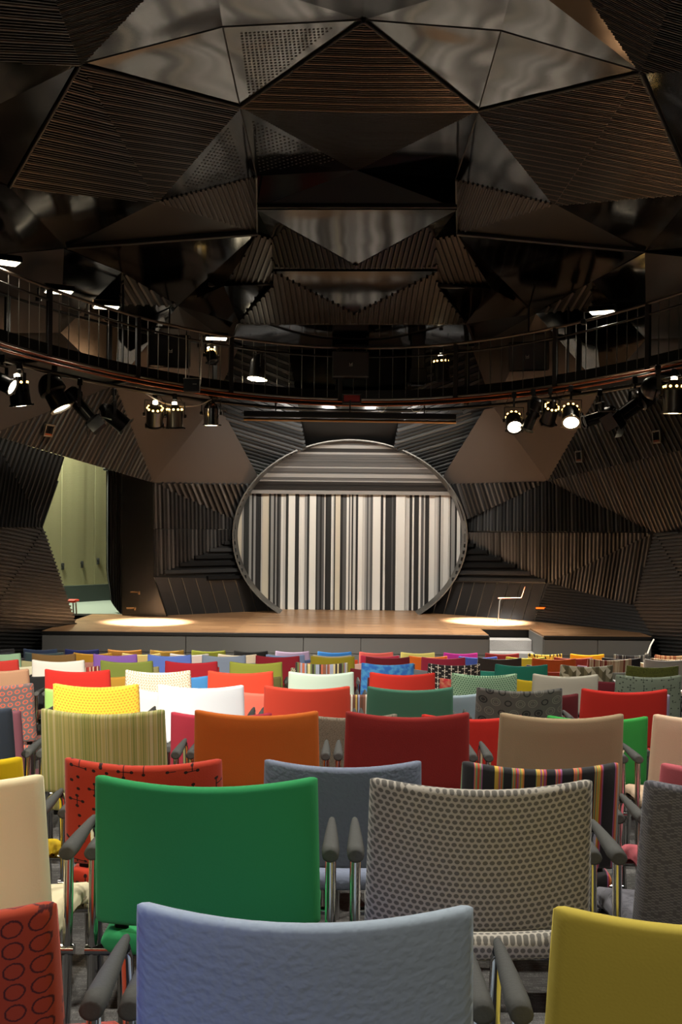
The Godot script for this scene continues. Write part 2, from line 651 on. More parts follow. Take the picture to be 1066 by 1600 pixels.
func make_chair(label: String, where: Vector3, cloth: Material, detail: int) -> void:
	var o := thing("auditorium_chair", label, "chair", where, "auditorium chairs")
	put(o, "backrest", C.backrest, cloth)
	put(o, "seat", C.seat, cloth)
	for s in [-1.0, 1.0]:
		if detail > 0:
			put(o, "armrest", C.pad, M.pad, Vector3(s * 0.257, 0.607, -0.095))
			put(o, "leg", C.rear_leg, M.chrome, Vector3(s * 0.257, 0, 0))
			put(o, "leg", C.front_leg, M.chrome, Vector3(s * 0.257, 0, 0))
			put(o, "bracket", C.bracket, M.black_metal, Vector3(s * 0.19, 0, 0))
	put(o, "seat_frame", C.frame, M.chrome if detail > 0 else M.black_metal)

const ORD := ["nearest", "second", "third", "fourth", "fifth", "sixth", "seventh", "eighth", "ninth", "tenth", "eleventh", "twelfth", "thirteenth", "fourteenth", "fifteenth", "farthest"]
const ROW_WIDTH := [525.0, 347.0, 245.0, 193.0, 157.5, 134.0, 116.0, 102.0, 91.0, 82.0, 75.0, 68.5, 64.3, 60.5, 56.5, 53.0]
# each chair: centre of its back in pixels | look | colours | pattern
const ROWS := [
	"-174|rust orange ring-print|c4471c 5b2112|bigrings; 477|pale blue felt|aab8c4|felt; 1128|mustard yellow|d2bc4c|",
	"-106|cream wool|f4e6bc|; 323|kelly green felt|2f9a57|; 752|grey dotted mesh|b4ada0 6a665f|dots; 1181|slate grey weave|77757c 57565d|weave",
	"-88|bright yellow|e8c20c|; 224|red molecule-print|c23a22 2a0d0b|mol; 536|slate blue felt|7d8598|felt; 845|black ribbon-striped|2c2a2c c94f3a d8b24a 7f9a6a a55c8c d9824a|ribbons; 1156|rose pink|c8626a|",
	"-78|dark navy|27303d|; 161|olive pinstriped|b5ab6a 8d9450 c3b98b|pin; 401|burnt orange|c9641a|; 637|dark crimson|8e211c|; 878|sand beige|a28c6c|; 1118|pale peach|e8c9a8|",
	"-46|plum|6a3b45|; 150|dark olive|5c5a38|; 346|raspberry crimson|b03042|; 542|brown crackle-print|857a68 5b5245|crackle; 738|scarlet|c9281c|; 934|emerald green|3aa347|",
	"-15|brown orange-ring|665755 d2502e 5f514f|rings; 150|golden yellow mesh|f2c83c e39a2a|mesh; 314|ice white|e6eef4|; 480|vermilion|dc4a34|; 641|forest green|4a7f66|; 812|charcoal circle-print|5d5a54 2c2b29 7b776d|circles; 976|signal red|cf2a20|",
	"128|apple green|9cc468|; 271|off-white|e8e6dc|; 415|salmon coral|f0705c|; 558|brown blue-striped|8a5a46 c9b060 9aa6c8 6d4a3a e0d8c8|stripes; 702|powder blue|a9bcc6|; 846|maroon|6e2529|; 989|lavender|b3aac4|",
	"-6|tan|ad8466|; 121|poppy red|c8281f|; 247|cream lattice-print|efe9d6 c0a070|lattice; 376|coral red|e2492f|; 502|mint|cfe6d4|; 629|tomato red|d93526|; 757|mint green mesh|b4d8b0 5c8a64|mesh; 884|ivory|d9d2bc|; 1014|sage molecule-print|85907a 2d332b|mol",
	"55|black|1b1b1c|; 168|ochre|b5882e|; 281|azure blue|4a90d0|; 394|dark moss|5e5a2e|; 507|pale lilac|c9c0dc|; 620|deep burgundy|551f26|; 733|pink red blotched|c9323a e0906a|cloud; 846|lemon yellow|ecc92a|; 959|wine red|7a2630|",
	"-12|brick red|cc3a30|; 91|white|f2eee2|; 198|olive green|7e8a3c|; 299|cherry red|ac1f2a|; 400|lime olive|93983a|; 503|multicolour striped|3a3230 d8c890 8a5a46 a0a6b8 6c7a4a c46a4a|stripes; 606|blue tie-dyed|2f6cc0 4f9ad0|cloud; 710|black white-cross|252223 e6e0d0|crosses; 815|teal|2a9080|; 917|taupe triangle-print|dcd8c0 8d876a 6a654c|tri; 1020|dark olive weave|7b8238 565c26|weave",
	"24|pale cream|ece6c4|; 118|red striped|b8483a e0c0a0 8a2e2a|stripes; 211|khaki|a39a6a|; 305|fire red|cc2a24|; 398|coffee brown|6a4a36|; 492|ivory black-dotted|e6dcb4 2a2622|dots; 585|oxblood|6c1c20|; 679|mid grey|7c7a7c|; 773|sea green|3a9a84|; 866|rust red|b23a26|; 960|ash grey|8a8884|",
	"-2|pale mint|b4dcb4|; 84|umber brown|8a6a3e|; 180|purple|9a6cc8|; 265|cornflower blue|6a86dc|; 350|grey blue|8a97ac|; 434|garnet|8a1a28|; 520|mustard olive|94861f|; 606|dark maroon|6a141e|; 693|raspberry|a02840|; 781|dark check|4a3e38 2c2422|check; 866|orange|d2622a|; 953|beige red-striped|c0a080 8a3a30 e0d0b0|stripes; 1041|pearl grey|c4beb6|",
	"60|straw|d8cf9a|; 139.5|dusty pink|c88a7a|; 219|tobacco|8a6a40|; 298.5|red|c4322c|; 378|grey|8c8c8c|; 457.5|pumpkin|d07030|; 537|pale pink|dcb8b0|; 616.5|dark grey|4c4a4c|; 696|navy grey|4a5468|; 775.5|amber|d09030|; 855|slate|5a6068|; 934.5|dusty violet|8a7a94|",
	"-9|charcoal|44464c|; 69|teal grey check|5c7478 2c3c42|check; 145|gold|c8962e|; 221|pale yellow|ecd88a|; 296|chalk white|ece8e0|; 371|light cream|e8dcc0|; 446|steel blue|7088b0|; 519|dull beige|a8a07c|; 594|cranberry|b02444|; 669|tangerine|dc6a1c|; 747|royal blue|3a5cc0|; 821|yellow green|bcb83a|; 896|brown red|943424|; 971|jet black|141416|; 1048|tan brown striped|d0b088 6c5640 98805c|stripes",
	"33|graphite|4a4a4e|; 106|mid green|5a8a5a|; 175|terracotta|b85a3a|; 246|leaf green|4a9a4a|; 318|rosewood|8a3a34|; 390|stone|b0a898|; 460|denim|4a5c80|; 531|orange red|d4502c|; 602|sky blue|7ab0d8|; 673|brown|6c4c34|; 744|cyan grey|8aa4a8|; 815|bottle green|2c5c40|; 887|dull orange|c07a40|; 958|mulberry|7a3a54|; 1028|oatmeal|c8bca0|",
	"-4|iron grey|4a4a4e|; 63|dark denim speckled|2c3c5c 4a5c80|check; 128|navy blue|26306c|; 195|cinnamon brown|b07a34|; 261|gold black-dotted|d0a03a 4a3a20|dots; 326|moss olive|8a9030|; 392|soot black|1a1a1a|; 457|lilac|bca8c8|; 523|bright blue|3a88d8|; 588|coral pink|ec6a60|; 653|primrose yellow|e4d878|; 720|magenta|c8309a|; 785|dark red|8c2828|; 852|yellow black-script|e8c850 1c1814|marks; 918|sunflower yellow|f0b01c|; 986|black grey-striped|34363a 8a8c84 1c1c1e|stripes; 1050|peach striped|e8c090 b86a4a|stripes",
]

func row_depth(i: int) -> float:
	return F * 0.46 / ROW_WIDTH[i]

func chairs() -> void:
	chair_shapes()
	for i in ROWS.size():
		var before := ""
		var y := -0.1625 * (i / 2)
		for item in ROWS[i].split(";"):
			var f: PackedStringArray = item.strip_edges().split("|")
			var colors := []
			for h in f[2].split(" "):
				colors.append(Color.html(h))
			var d := row_depth(i)
			var p := at(f[0].to_float(), CY + (0.51 + 0.1625 * (i / 2)) / d * F, d)
			var label: String = f[1] + " chair in the " + ORD[i] + " row" + (" at its end" if before == "" else ", beside the " + before + " one")
			make_chair(label, Vector3(p.x, y, p.z + 0.0), fabric(colors, f[3], i * 31 + int(f[0])), 1 if i < 10 else 0)
			before = f[1]

# ---------------------------------------------------------------- the hall
func ell(y0: float, y1: float, side: float, steps := 8) -> Array:      # the rim of the stage opening in pixels
	var out := []
	for k in steps + 1:
		var y := lerpf(y0, y1, float(k) / steps)
		var s := (y - 838.0) / 150.0
		out.append(Vector2(547.0 + side * 182.0 * sqrt(maxf(0.0, 1.0 - s * s)), y))
	return out

func P(x: float, y: float, d: float) -> Vector3:
	return Vector3(x, y, d)

func poly(a: Array, b := [], c := []) -> Array:
	var out := []
	for p in a + b + c:
		out.append(Vector2(p.x, p.y))
	return out

# corners of the folded walls: pixel x, pixel y, distance
var LA := P(101, 714, 17.8)
var LB := P(239, 754, 20.0)
var LC := P(67, 824, 17.3)
var LD := P(119, 977, 18.3)
var LX := P(-15, 679, 16.3)
var LK := P(180, 602, 18.3)
var LN := P(331, 638, 20.3)
var LJ := P(95, 520, 17.0)
var LQ := P(240, 902, 20.0)
var T1 := P(100, 389, 15.2)
var T2 := P(190, 425, 16.5)
var T3 := P(278, 478, 18.2)
var T4 := P(372, 545, 20.0)
var RB := P(856, 752, 19.8)
var RC := P(1024, 832, 17.4)
var RD := P(859, 910, 19.6)
var RE := P(992, 945, 17.9)
var RK := P(940, 607, 18.0)
var RN := P(771, 637, 20.0)
var S1 := P(1008, 395, 15.0)
var S2 := P(925, 440, 16.4)
var S3 := P(838, 490, 18.0)
var S4 := P(738, 545, 20.0)
var SJ := P(1010, 530, 16.6)

func floors() -> void:
	var o := structure("floor", "grey streaked carpet on broad steps that go down to the stage", "floor")
	var back := -6.0
	for k in 8:
		var front: float = row_depth(2 * k + 1) + 0.74 if k < 7 else 25.0
		var top := -0.1625 * k
		block(o, "tier", Vector3(15.6, 1.6, front - back), Vector3(0, top - 0.8, -(front + back) / 2.0), M.carpet, 0.008)
		back = front

func shell() -> void:      # what closes the hall round the folded panels
	var a := structure("wall_left", "plain dark outer wall behind the folded panels at the seats' one end", "wall")
	block(a, "panel", Vector3(0.3, 10, 34), Vector3(-8.2, 2.6, -10), M.dark)
	var b := structure("wall_right", "plain dark outer wall behind the folded panels at the seats' other end", "wall")
	block(b, "panel", Vector3(0.3, 10, 34), Vector3(8.2, 2.6, -10), M.dark)
	var c := structure("wall_back", "plain dark wall behind the nearest row of chairs", "wall")
	block(c, "panel", Vector3(16.4, 10, 0.3), Vector3(0, 2.6, 6.2), M.bronze)
	var d := structure("wall_front", "plain dark wall behind the stage backdrop", "wall")
	block(d, "panel", Vector3(16.4, 10, 0.3), Vector3(0, 2.6, -26), M.dark)
	var e := structure("ceiling_outer", "plain dark slab above the folded ceiling panels", "ceiling")
	block(e, "panel", Vector3(16.7, 0.3, 32.6), Vector3(0, 6.9, -9.9), M.dark)

func wall_left() -> void:
	var o := structure("wall_left_folded", "folded wall of ribbed and plain dark metal triangles beside the open side door", "wall")
	var L9 := P(-250, 609, 12.8)
	ribs(facet(o, "panel", [LA, LC, LX], poly([LA, LC, LX]), M.dark), Vector2(-0.36, 1), 0.095, 0.03, 0.025, M.rib)
	ribs(facet(o, "panel", [LX, LC, L9], poly([LX, LC, P(-250, 824, 0), L9]), M.dark), Vector2(-0.22, 1), 0.095, 0.03, 0.025, M.rib_deep)
	ribs(facet(o, "panel", [LC, P(0, 936, 16.2), P(-250, 824, 12.8)], poly([LC, P(-160, 1204, 0), P(-250, 1204, 0), P(-250, 824, 0)]), M.dark), Vector2(1, 0.02), 0.055, 0.034, 0.025, M.rib_deep)
	ribs(facet(o, "panel", [LC, LD, P(0, 936, 16.2)], poly([LC, LD, P(60, 1130, 0), P(-160, 1204, 0)]), M.dark), Vector2(1, 0.0), 0.055, 0.034, 0.025, M.rib_deep)
	ribs(facet(o, "panel", [LX, LK, LB], [], M.plate), Vector2(-0.52, 1), 0.10, 0.024, 0.022, [M.rib, M.rib_pale, M.rib_warm], true)
	facet(o, "panel", [LX, LK, LJ], poly([LX, L9, P(-250, 520, 0), LJ, LK]), M.bronze)
	facet(o, "panel", [LJ, T1, P(-250, 420, 12.0)], poly([LJ, T1, P(-250, 420, 0), P(-250, 520, 0)]), M.bronze)
	facet(o, "panel", [T1, T2, LJ], [], M.sheet)
	facet(o, "panel", [T2, LK, LJ], [], M.gloss)
	facet(o, "panel", [T2, T3, LK], poly([P(187, 475, 0), T3, LK]), M.sheet)
	ribs(facet(o, "panel", [T2, T3, LK], poly([T2, T3, P(187, 475, 0)]), M.dark), Vector2(0.6, 1), 0.11, 0.05, 0.035, M.rib_warm)
	facet(o, "panel", [T3, LN, LK], [], M.bronze)
	facet(o, "panel", [T3, T4, LN], [], M.bronze)
	facet(o, "panel", [LK, LB, LN], [], M.bronze)

func wall_right() -> void:
	var o := structure("wall_right_folded", "folded wall of ribbed dark metal triangles with small vents beside the stage steps", "wall")
	var R9 := P(1200, 672, 14.5)
	ribs(facet(o, "panel", [RD, RC, RE], [], M.dark), Vector2(-0.16, 1), 0.082, 0.045, 0.035, [M.rib, M.rib_deep, M.rib], true)
	ribs(facet(o, "panel", [RD, RE, P(833, 970, 19.7)], poly([RD, RE, P(1060, 1065, 0), P(820, 1010, 0), P(833, 970, 0)]), M.dark), Vector2(1, 0.13), 0.05, 0.03, 0.02, M.rib_deep)
	ribs(facet(o, "panel", [RC, RE, P(1200, 1126, 14.2)], poly([RC, P(1200, 1126, 0), P(1060, 1065, 0), RE]), M.dark), Vector2(1, 0.03), 0.055, 0.034, 0.022, M.rib_deep)
	ribs(facet(o, "panel", [RC, P(1200, 832, 14.0), P(1200, 1126, 14.2)], [], M.dark), Vector2(1, 0.01), 0.055, 0.034, 0.022, M.rib_deep)
	ribs(facet(o, "panel", [RB, RC, R9], poly([RB, RC, P(1200, 832, 0), R9]), M.plate), Vector2(0.42, 1), 0.10, 0.024, 0.022, [M.rib_warm, M.rib_pale, M.rib], true)
	ribs(facet(o, "panel", [RB, RK, R9], poly([RB, RK, P(1200, 545, 0), R9]), M.plate), Vector2(0.5, 1), 0.10, 0.024, 0.022, [M.rib, M.rib_pale, M.rib_deep], true)
	facet(o, "panel", [RB, RK, RN], [], M.bronze)
	facet(o, "panel", [RK, SJ, P(1200, 545, 14.6)], poly([RK, SJ, P(1200, 520, 0), P(1200, 545, 0)]), M.bronze)
	facet(o, "panel", [SJ, S1, P(1250, 420, 12.2)], poly([SJ, S1, P(1250, 420, 0), P(1250, 520, 0)]), M.bronze)
	facet(o, "panel", [S1, S2, SJ], [], M.sheet)
	facet(o, "panel", [S2, RK, SJ], [], M.gloss)
	facet(o, "panel", [S2, S3, RK], poly([P(928, 480, 0), S3, RK]), M.sheet)
	ribs(facet(o, "panel", [S2, S3, RK], poly([S2, S3, P(928, 480, 0)]), M.dark), Vector2(-0.6, 1), 0.11, 0.05, 0.035, M.rib_warm)
	facet(o, "panel", [S3, RN, RK], [], M.bronze)
	facet(o, "panel", [S3, S4, RN], [], M.bronze)

func wall_stage() -> void:
	var o := structure("wall_stage", "funnel of ribbed black metal triangles round the oval stage opening", "wall")
	var E1 := P(396, 756, 21.2)
	var E2 := P(367, 813, 21.2)
	# left of the opening
	facet(o, "panel", [LB, LN, E1], poly([LB, LN, P(347, 640, 0), P(402, 742, 0)], ell(748, 756, -1, 2)), M.bronze)
	ribs(facet(o, "panel", [LB, E1, E2], poly([LB], ell(756, 813, -1)), M.dark), Vector2(0.4, 1), 0.10, 0.06, 0.05, [M.rib_deep, M.rib], true)
	ribs(facet(o, "panel", [LB, E2, P(365, 841, 21.2)], poly([LB], ell(813, 827, -1)) + [Vector2(239.5, 826)], M.dark), Vector2(0.02, 1), 0.085, 0.05, 0.045, [M.rib, M.rib_deep, M.rib_deep], true)
	ribs(facet(o, "panel", [LB, LQ, P(365, 827, 21.2)], poly([Vector2(239.5, 827)], ell(827.5, 841, -1), [LQ]), M.dark), Vector2(0.02, 1), 0.085, 0.05, 0.045, [M.rib, M.rib_deep, M.rib_deep], true)
	ribs(facet(o, "panel", [LQ, P(365, 841, 21.2), P(384, 905, 21.2)], poly([LQ], ell(841, 905, -1)), M.dark), Vector2(1, -0.02), 0.13, 0.09, 0.06, [M.rib_deep, M.black_metal], true)
	ribs(facet(o, "panel", [LQ, P(384, 905, 21.2), P(262, 964, 20.25)], poly([LQ], ell(905, 962, -1), [P(425, 975, 0), P(262, 975, 0)]), M.rib_deep), Vector2(0.28, 1), 0.26, 0.014, 0.012, M.steel)
	facet(o, "panel", [LB, LQ, P(191, 741, 20.1)], poly([LB, LQ, P(264, 975, 0), P(191, 975, 0), P(191, 740, 0)]), M.pillar, 0.08)
	# right of the opening
	facet(o, "panel", [RB, RN, P(698, 756, 21.2)], poly([RB, RN, P(757, 640, 0), P(694, 742, 0)], ell(748, 756, 1, 2)), M.bronze)
	ribs(facet(o, "panel", [RB, P(698, 756, 21.2), P(727, 813, 21.2)], poly([RB], ell(756, 813, 1)), M.dark), Vector2(0.32, 1), 0.10, 0.055, 0.05, [M.rib_deep, M.rib], true)
	ribs(facet(o, "panel", [RB, RC, P(729, 830, 21.2)], poly([RB], [RC] , [Vector2(729, 830.5)]) + [Vector2(728, 814)], M.dark), Vector2(0.0, 1), 0.085, 0.05, 0.04, [M.rib_deep, M.rib, M.rib_deep], true)
	ribs(facet(o, "panel", [RD, RC, P(729, 831, 21.2)], poly([RC], [RD], [Vector2(728, 846), Vector2(729, 831.5)]), M.dark), Vector2(0.0, 1), 0.085, 0.05, 0.04, [M.rib, M.rib, M.rib_deep], true)
	ribs(facet(o, "panel", [RD, P(728, 846, 21.2), P(708, 905, 21.2)], poly([RD], ell(846, 907, 1)), M.dark), Vector2(1, 0.0), 0.13, 0.09, 0.06, [M.rib_deep, M.black_metal], true)
	ribs(facet(o, "panel", [RD, P(708, 907, 21.2), P(833, 970, 19.7)], poly([RD], ell(907, 962, 1), [P(672, 980, 0), P(832, 982, 0)]), M.rib_deep), Vector2(-0.28, 1), 0.26, 0.014, 0.012, M.steel)
	# over the opening
	var B := [P(347, 640, 20.4), P(470, 656, 20.4), P(624, 656, 20.4), P(757, 640, 20.4)]
	ribs(facet(o, "panel", [B[0], B[1], P(440, 717, 21.3)], poly([B[0], B[1], P(478, 699, 0)], ell(700, 746, -1)), M.dark), Vector2(1, 0.30), 0.10, 0.06, 0.05, [M.rib_deep, M.rib], true)
	ribs(facet(o, "panel", [B[3], B[2], P(650, 717, 21.3)], poly([B[3], B[2], P(616, 699, 0)], ell(700, 746, 1)), M.dark), Vector2(1, -0.30), 0.10, 0.06, 0.05, [M.rib_deep, M.rib], true)
	facet(o, "panel", [B[1], B[2], P(547, 694, 21.3)], poly([B[1], B[2], P(616, 699, 0), P(583, 692, 0), P(547, 689, 0), P(511, 692, 0), P(478, 699, 0)]), M.dark)
	# behind the catwalk
	ribs(facet(o, "panel", [P(450, 545, 20.2), P(347, 640, 20.4), P(470, 656, 20.4)], poly([P(450, 545, 0), T4, P(331, 638, 0), P(347, 640, 0), P(470, 656, 0)]), M.dark), Vector2(1, 0.4), 0.14, 0.07, 0.04, M.rib_deep)
	facet(o, "panel", [P(450, 545, 20.2), P(470, 656, 20.4), P(624, 656, 20.4)], poly([P(450, 545, 0), P(650, 545, 0), P(624, 656, 0), P(470, 656, 0)]), M.gloss)
	ribs(facet(o, "panel", [P(650, 545, 20.2), P(757, 640, 20.4), P(624, 656, 20.4)], poly([P(650, 545, 0), S4, P(771, 637, 0), P(757, 640, 0), P(624, 656, 0)]), M.dark), Vector2(1, -0.4), 0.14, 0.07, 0.04, M.rib_deep)

func opening() -> void:
	var o := structure("trim_1", "thin pale oval metal rim round the striped stage opening", "trim")
	var st := begin()
	var n := 96
	for i in n:
		var q := []
		var nn := []
		for c in [[i, 0], [i + 1, 0], [i + 1, 1], [i, 1]]:
			var a: float = TAU * c[0] / n
			var px := 547.0 + 181.0 * cos(a)
			var py := 838.0 + 149.0 * sin(a)
			var base := at(px, py, 21.15)
			q.append(Vector3(base.x, base.y, -21.0 if c[1] == 0 else -21.85))
			nn.append(Vector3(-cos(a), sin(a), 0))
		smooth_quad(st, q, nn, [Vector2.ZERO, Vector2.ZERO, Vector2.ZERO, Vector2.ZERO])
		var out := []
		var onn := []
		for k in 4:
			out.append(q[k] - nn[k] * 0.022)
			onn.append(-nn[k])
		smooth_quad(st, out, onn, [Vector2.ZERO, Vector2.ZERO, Vector2.ZERO, Vector2.ZERO])
		smooth_quad(st, [q[0], q[1], out[1], out[0]], [Vector3.BACK, Vector3.BACK, Vector3.BACK, Vector3.BACK], [Vector2.ZERO, Vector2.ZERO, Vector2.ZERO, Vector2.ZERO])
	made(o, "rim", st, M.rim)

func backdrop() -> void:
	var o := thing("stage_backdrop", "tall backdrop of upright strips in black, greys and white filling the oval opening", "backdrop")
	var tones := [Color(0.84, 0.835, 0.815), Color(0.72, 0.715, 0.70), Color(0.53, 0.53, 0.525), Color(0.29, 0.29, 0.29), Color(0.06, 0.06, 0.06), Color(0.76, 0.73, 0.66)]
	var mats := []
	for c in tones:
		mats.append(mat(c, 0.7))
	var px := 340.0
	var g := RandomNumberGenerator.new()
	g.seed = 44
	var top := at(0, 758, 21.95).y
	var dark_run := 0
	while px < 756.0:
		var k: int
		var w: float
		# packs of thin dark and grey lines alternate with broad pale ones
		if dark_run > 0:
			k = [4, 2, 4, 1, 3, 4, 0][g.randi() % 7]
			w = g.randf_range(1.8, 4.6)
			dark_run -= 1
		else:
			k = [0, 0, 1, 5, 0][g.randi() % 5]
			w = g.randf_range(5.0, 12.0)
			dark_run = g.randi_range(4, 11)
		var a := (px - CX) / F * 21.95
		var b := (px + w - CX) / F * 21.95
		var z := -21.95 - 0.05 * (0.5 + 0.5 * sin(px * 0.19)) - 0.015 * g.randf()
		block(o, "strip", Vector3(b - a + 0.004, top - STAGE_Y, 0.03), Vector3((a + b) / 2, (top + STAGE_Y) / 2 + 0.002, z - 0.015), mats[k], 0.004)
		px += w
	var v := thing("stage_border", "sloping border of level slats in black and greys above the upright backdrop strips", "border")
	var y := 684.0
	var lo := 772.0
	while y < lo:
		var h := g.randf_range(1.6, 7.0)
		var d0 := lerpf(21.35, 21.9, (y - 684.0) / 88.0)
		var p := at(547, y + h / 2, d0)
		var kk: int = [4, 3, 2, 3, 4, 3, 2, 2, 4, 3][g.randi() % 10]
		block(v, "slat", Vector3(4.6, h * d0 / F, 0.03), p, mats[kk], 0.004, Basis(Vector3.RIGHT, 0.35))
		y += h

func stage() -> void:
	var o := structure("floor_stage", "low stage with strip timber floor, grey front panels and a stepped notch", "stage")
	var zf := -17.0
	# the timber floor, cut round the notch for the steps
	var n0 := at(764, 990, 17.0).x
	var n1 := at(850, 990, 17.0).x
	var xl := at(74, 985, 17.3).x
	var xr := at(1021, 994, 16.9).x
	for part in [[xl, n0, zf, -24.5], [n0, n1, -18.3, -24.5], [n1, xr, zf, -24.5]]:
		block(o, "timber_floor", Vector3(part[1] - part[0], 0.03, part[2] - part[3]), Vector3((part[0] + part[1]) / 2, STAGE_Y - 0.015, (part[2] + part[3]) / 2), M.wood)
	block(o, "front_edge", Vector3(n0 - xl, 0.05, 0.03), Vector3((xl + n0) / 2, STAGE_Y - 0.03, zf + 0.012), M.dark, 0.004)
	block(o, "front_edge", Vector3(xr - n1, 0.05, 0.03), Vector3((xr + n1) / 2, STAGE_Y - 0.03, zf + 0.012), M.dark, 0.004)
	# front panels in two courses with narrow joints
	var cuts := [xl, -2.4, -0.62, 0.25, n0]
	for k in 4:
		block(o, "front_panel", Vector3(cuts[k + 1] - cuts[k] - 0.008, 0.24, 0.03), Vector3((cuts[k] + cuts[k + 1]) / 2, STAGE_Y - 0.185, zf), M.grey_paint, 0.004)
		block(o, "front_panel", Vector3(cuts[k + 1] - cuts[k] - 0.008, 0.60, 0.03), Vector3((cuts[k] + cuts[k + 1]) / 2, STAGE_Y - 0.612, zf), M.grey_paint, 0.004)
	for c in [[n1, (n1 + xr) / 2], [(n1 + xr) / 2, xr]]:
		block(o, "front_panel", Vector3(c[1] - c[0] - 0.008, 0.24, 0.03), Vector3((c[0] + c[1]) / 2, STAGE_Y - 0.185, zf), M.grey_paint, 0.004)
		block(o, "front_panel", Vector3(c[1] - c[0] - 0.008, 0.60, 0.03), Vector3((c[0] + c[1]) / 2, STAGE_Y - 0.612, zf), M.grey_paint, 0.004)
	block(o, "core", Vector3(xr - xl - 0.1, 0.84, 5.8), Vector3((xl + xr) / 2, STAGE_Y - 0.46, -21.3), M.black)
	block(o, "core", Vector3(n0 - xl - 0.06, 0.84, 1.4), Vector3((xl + n0) / 2 - 0.02, STAGE_Y - 0.46, -17.72), M.black)
	block(o, "core", Vector3(xr - n1 - 0.06, 0.84, 1.4), Vector3((xr + n1) / 2 + 0.02, STAGE_Y - 0.46, -17.72), M.black)
	# the notch: side cheeks and carpeted steps
	block(o, "cheek", Vector3(0.03, 0.86, 1.3), Vector3(n0, STAGE_Y - 0.46, -17.65), M.grey_paint)
	block(o, "cheek", Vector3(0.03, 0.86, 1.3), Vector3(n1, STAGE_Y - 0.46, -17.65), M.grey_paint)
	for k in 4:
		block(o, "step", Vector3(n1 - n0 - 0.04, 0.18, 1.24 - 0.3 * k), Vector3((n0 + n1) / 2, STAGE_Y - 0.79 + 0.18 * k, -18.29 + (1.24 - 0.3 * k) / 2), M.step_carpet, 0.01)
	# backstage floor and the space behind the side door
	var bf := structure("floor_backstage", "pale grey painted floor seen through the open side door", "floor")
	block(bf, "slab", Vector3(4.4, 0.034, 4.9), Vector3(-6.2, STAGE_Y - 0.010, -22.8), mat(Color(0.62, 0.66, 0.63), 0.35))
	block(bf, "skirt", Vector3(0.05, 0.9, 4.9), Vector3(-8.0, STAGE_Y - 0.5, -22.8), M.black)
	var bw := structure("wall_backstage", "greenish ribbed metal wall with small black hooks seen through the side door", "wall")
	var pale := uneven(mat(Color(0.70, 0.68, 0.55), 0.32, 0.45), M.bronze.heightmap_texture, Vector3(0.7, 0.04, 0.7), 2.5)
	var far0 := at(40, 700, 22.4)
	var far1 := at(196, 700, 24.6)
	var w := far1 - far0
	w.y = 0
	var turn := Basis(Vector3.UP, atan2(-w.z, w.x))
	for k in 3:
		var mid := Vector3(far0.x, 0, far0.z) + w * (k + 0.5) / 3.0
		var p := block(bw, "panel", Vector3(w.length() / 3.0 - 0.012, 5.4, 0.06), Vector3(mid.x, STAGE_Y + 2.7 + 0.28, mid.z), pale, 0.004, turn)
		var st := begin()
		for j in 130:
			box(st, Vector3(w.length() / 3.0 - 0.02, 0.018, 0.01), Transform3D(turn, Vector3(mid.x, STAGE_Y + 0.3 + j * 0.034, mid.z) + turn * Vector3(0, 0, 0.034)))
		var r := made(p, "ribs", st, pale)
		r.set_meta("kind", "stuff")
	block(bw, "skirting", Vector3(w.length(), 0.36, 0.10), Vector3(far0.x + w.x / 2, STAGE_Y + 0.18, far0.z + w.z / 2), mat(Color(0.20, 0.23, 0.22), 0.4), 0.01, turn)
	for h in [[98, 885], [128, 882], [153, 877]]:
		var t: float = (h[0] - 40.0) / 156.0
		var q := at(h[0], h[1], lerpf(22.4, 24.6, t) - 0.1)
		var hook := thing("wall_hook", ["small black hook on the backstage wall next to the dark door edge", "small black hook midway along the backstage wall", "small black hook on the backstage wall nearest the black drape"][[98, 128, 153].find(h[0])], "hook", q)
		block(hook, "plate", Vector3(0.06, 0.14, 0.02), Vector3(0, 0, -0.01), M.black, 0.005)
		bar(hook, "prong", [Vector3(0, 0.02, 0), Vector3(0, 0, 0.07), Vector3(0, 0.05, 0.09)], 0.012, M.black, 6)
	# folded black drape at the door's edge
	var dr := thing("side_drape", "long black drape gathered beside the bare metal panel at the side door", "drape")
	var st := begin()
	var rows := 26
	var cols := 40
	var grid := []
	for r in rows + 1:
		var row := []
		var v := float(r) / rows
		for c in cols + 1:
			var u := float(c) / cols
			var bottom := lerpf(937.0, 962.0, u)
			var py := lerpf(735.0, bottom, v)
			var gather := 1.0 - 0.25 * smoothstep(0.75, 1.0, v) * (1.0 - u)
			var px := lerpf(191.0, 166.0, (1.0 - u) * gather)
			var d := 20.45 + 0.07 * sin(u * 38.0 + sin(v * 3.0)) + 0.03 * sin(u * 91.0) + 0.25 * (1.0 - u)
			row.append(at(px, py, d))
		grid.append(row)
	for r in rows:
		for c in cols:
			for p in [grid[r][c], grid[r][c + 1], grid[r + 1][c + 1], grid[r][c], grid[r + 1][c + 1], grid[r + 1][c]]:
				st.add_vertex(p)
	st.index()
	st.generate_normals()
	made(dr, "cloth", st, M.cloth_black)
	bar(dr, "track", [at(163, 733, 20.7), at(192, 733, 20.45)], 0.03, M.black)
	# red stool just inside the door
	var so := thing("stool", "small red topped stool half hidden by the dark wall inside the side door", "stool", Vector3(at(105, 958, 19.9).x, STAGE_Y + 0.007, -19.9))
	block(so, "seat", Vector3(0.36, 0.05, 0.3), Vector3(0, 0.26, 0), mat(Color(0.75, 0.20, 0.12), 0.5), 0.015)
	for x in [-0.14, 0.14]:
		for z in [-0.11, 0.11]:
			bar(so, "leg", [Vector3(x, 0, z), Vector3(x * 0.9, 0.25, z * 0.9)], 0.014, M.steel, 6)
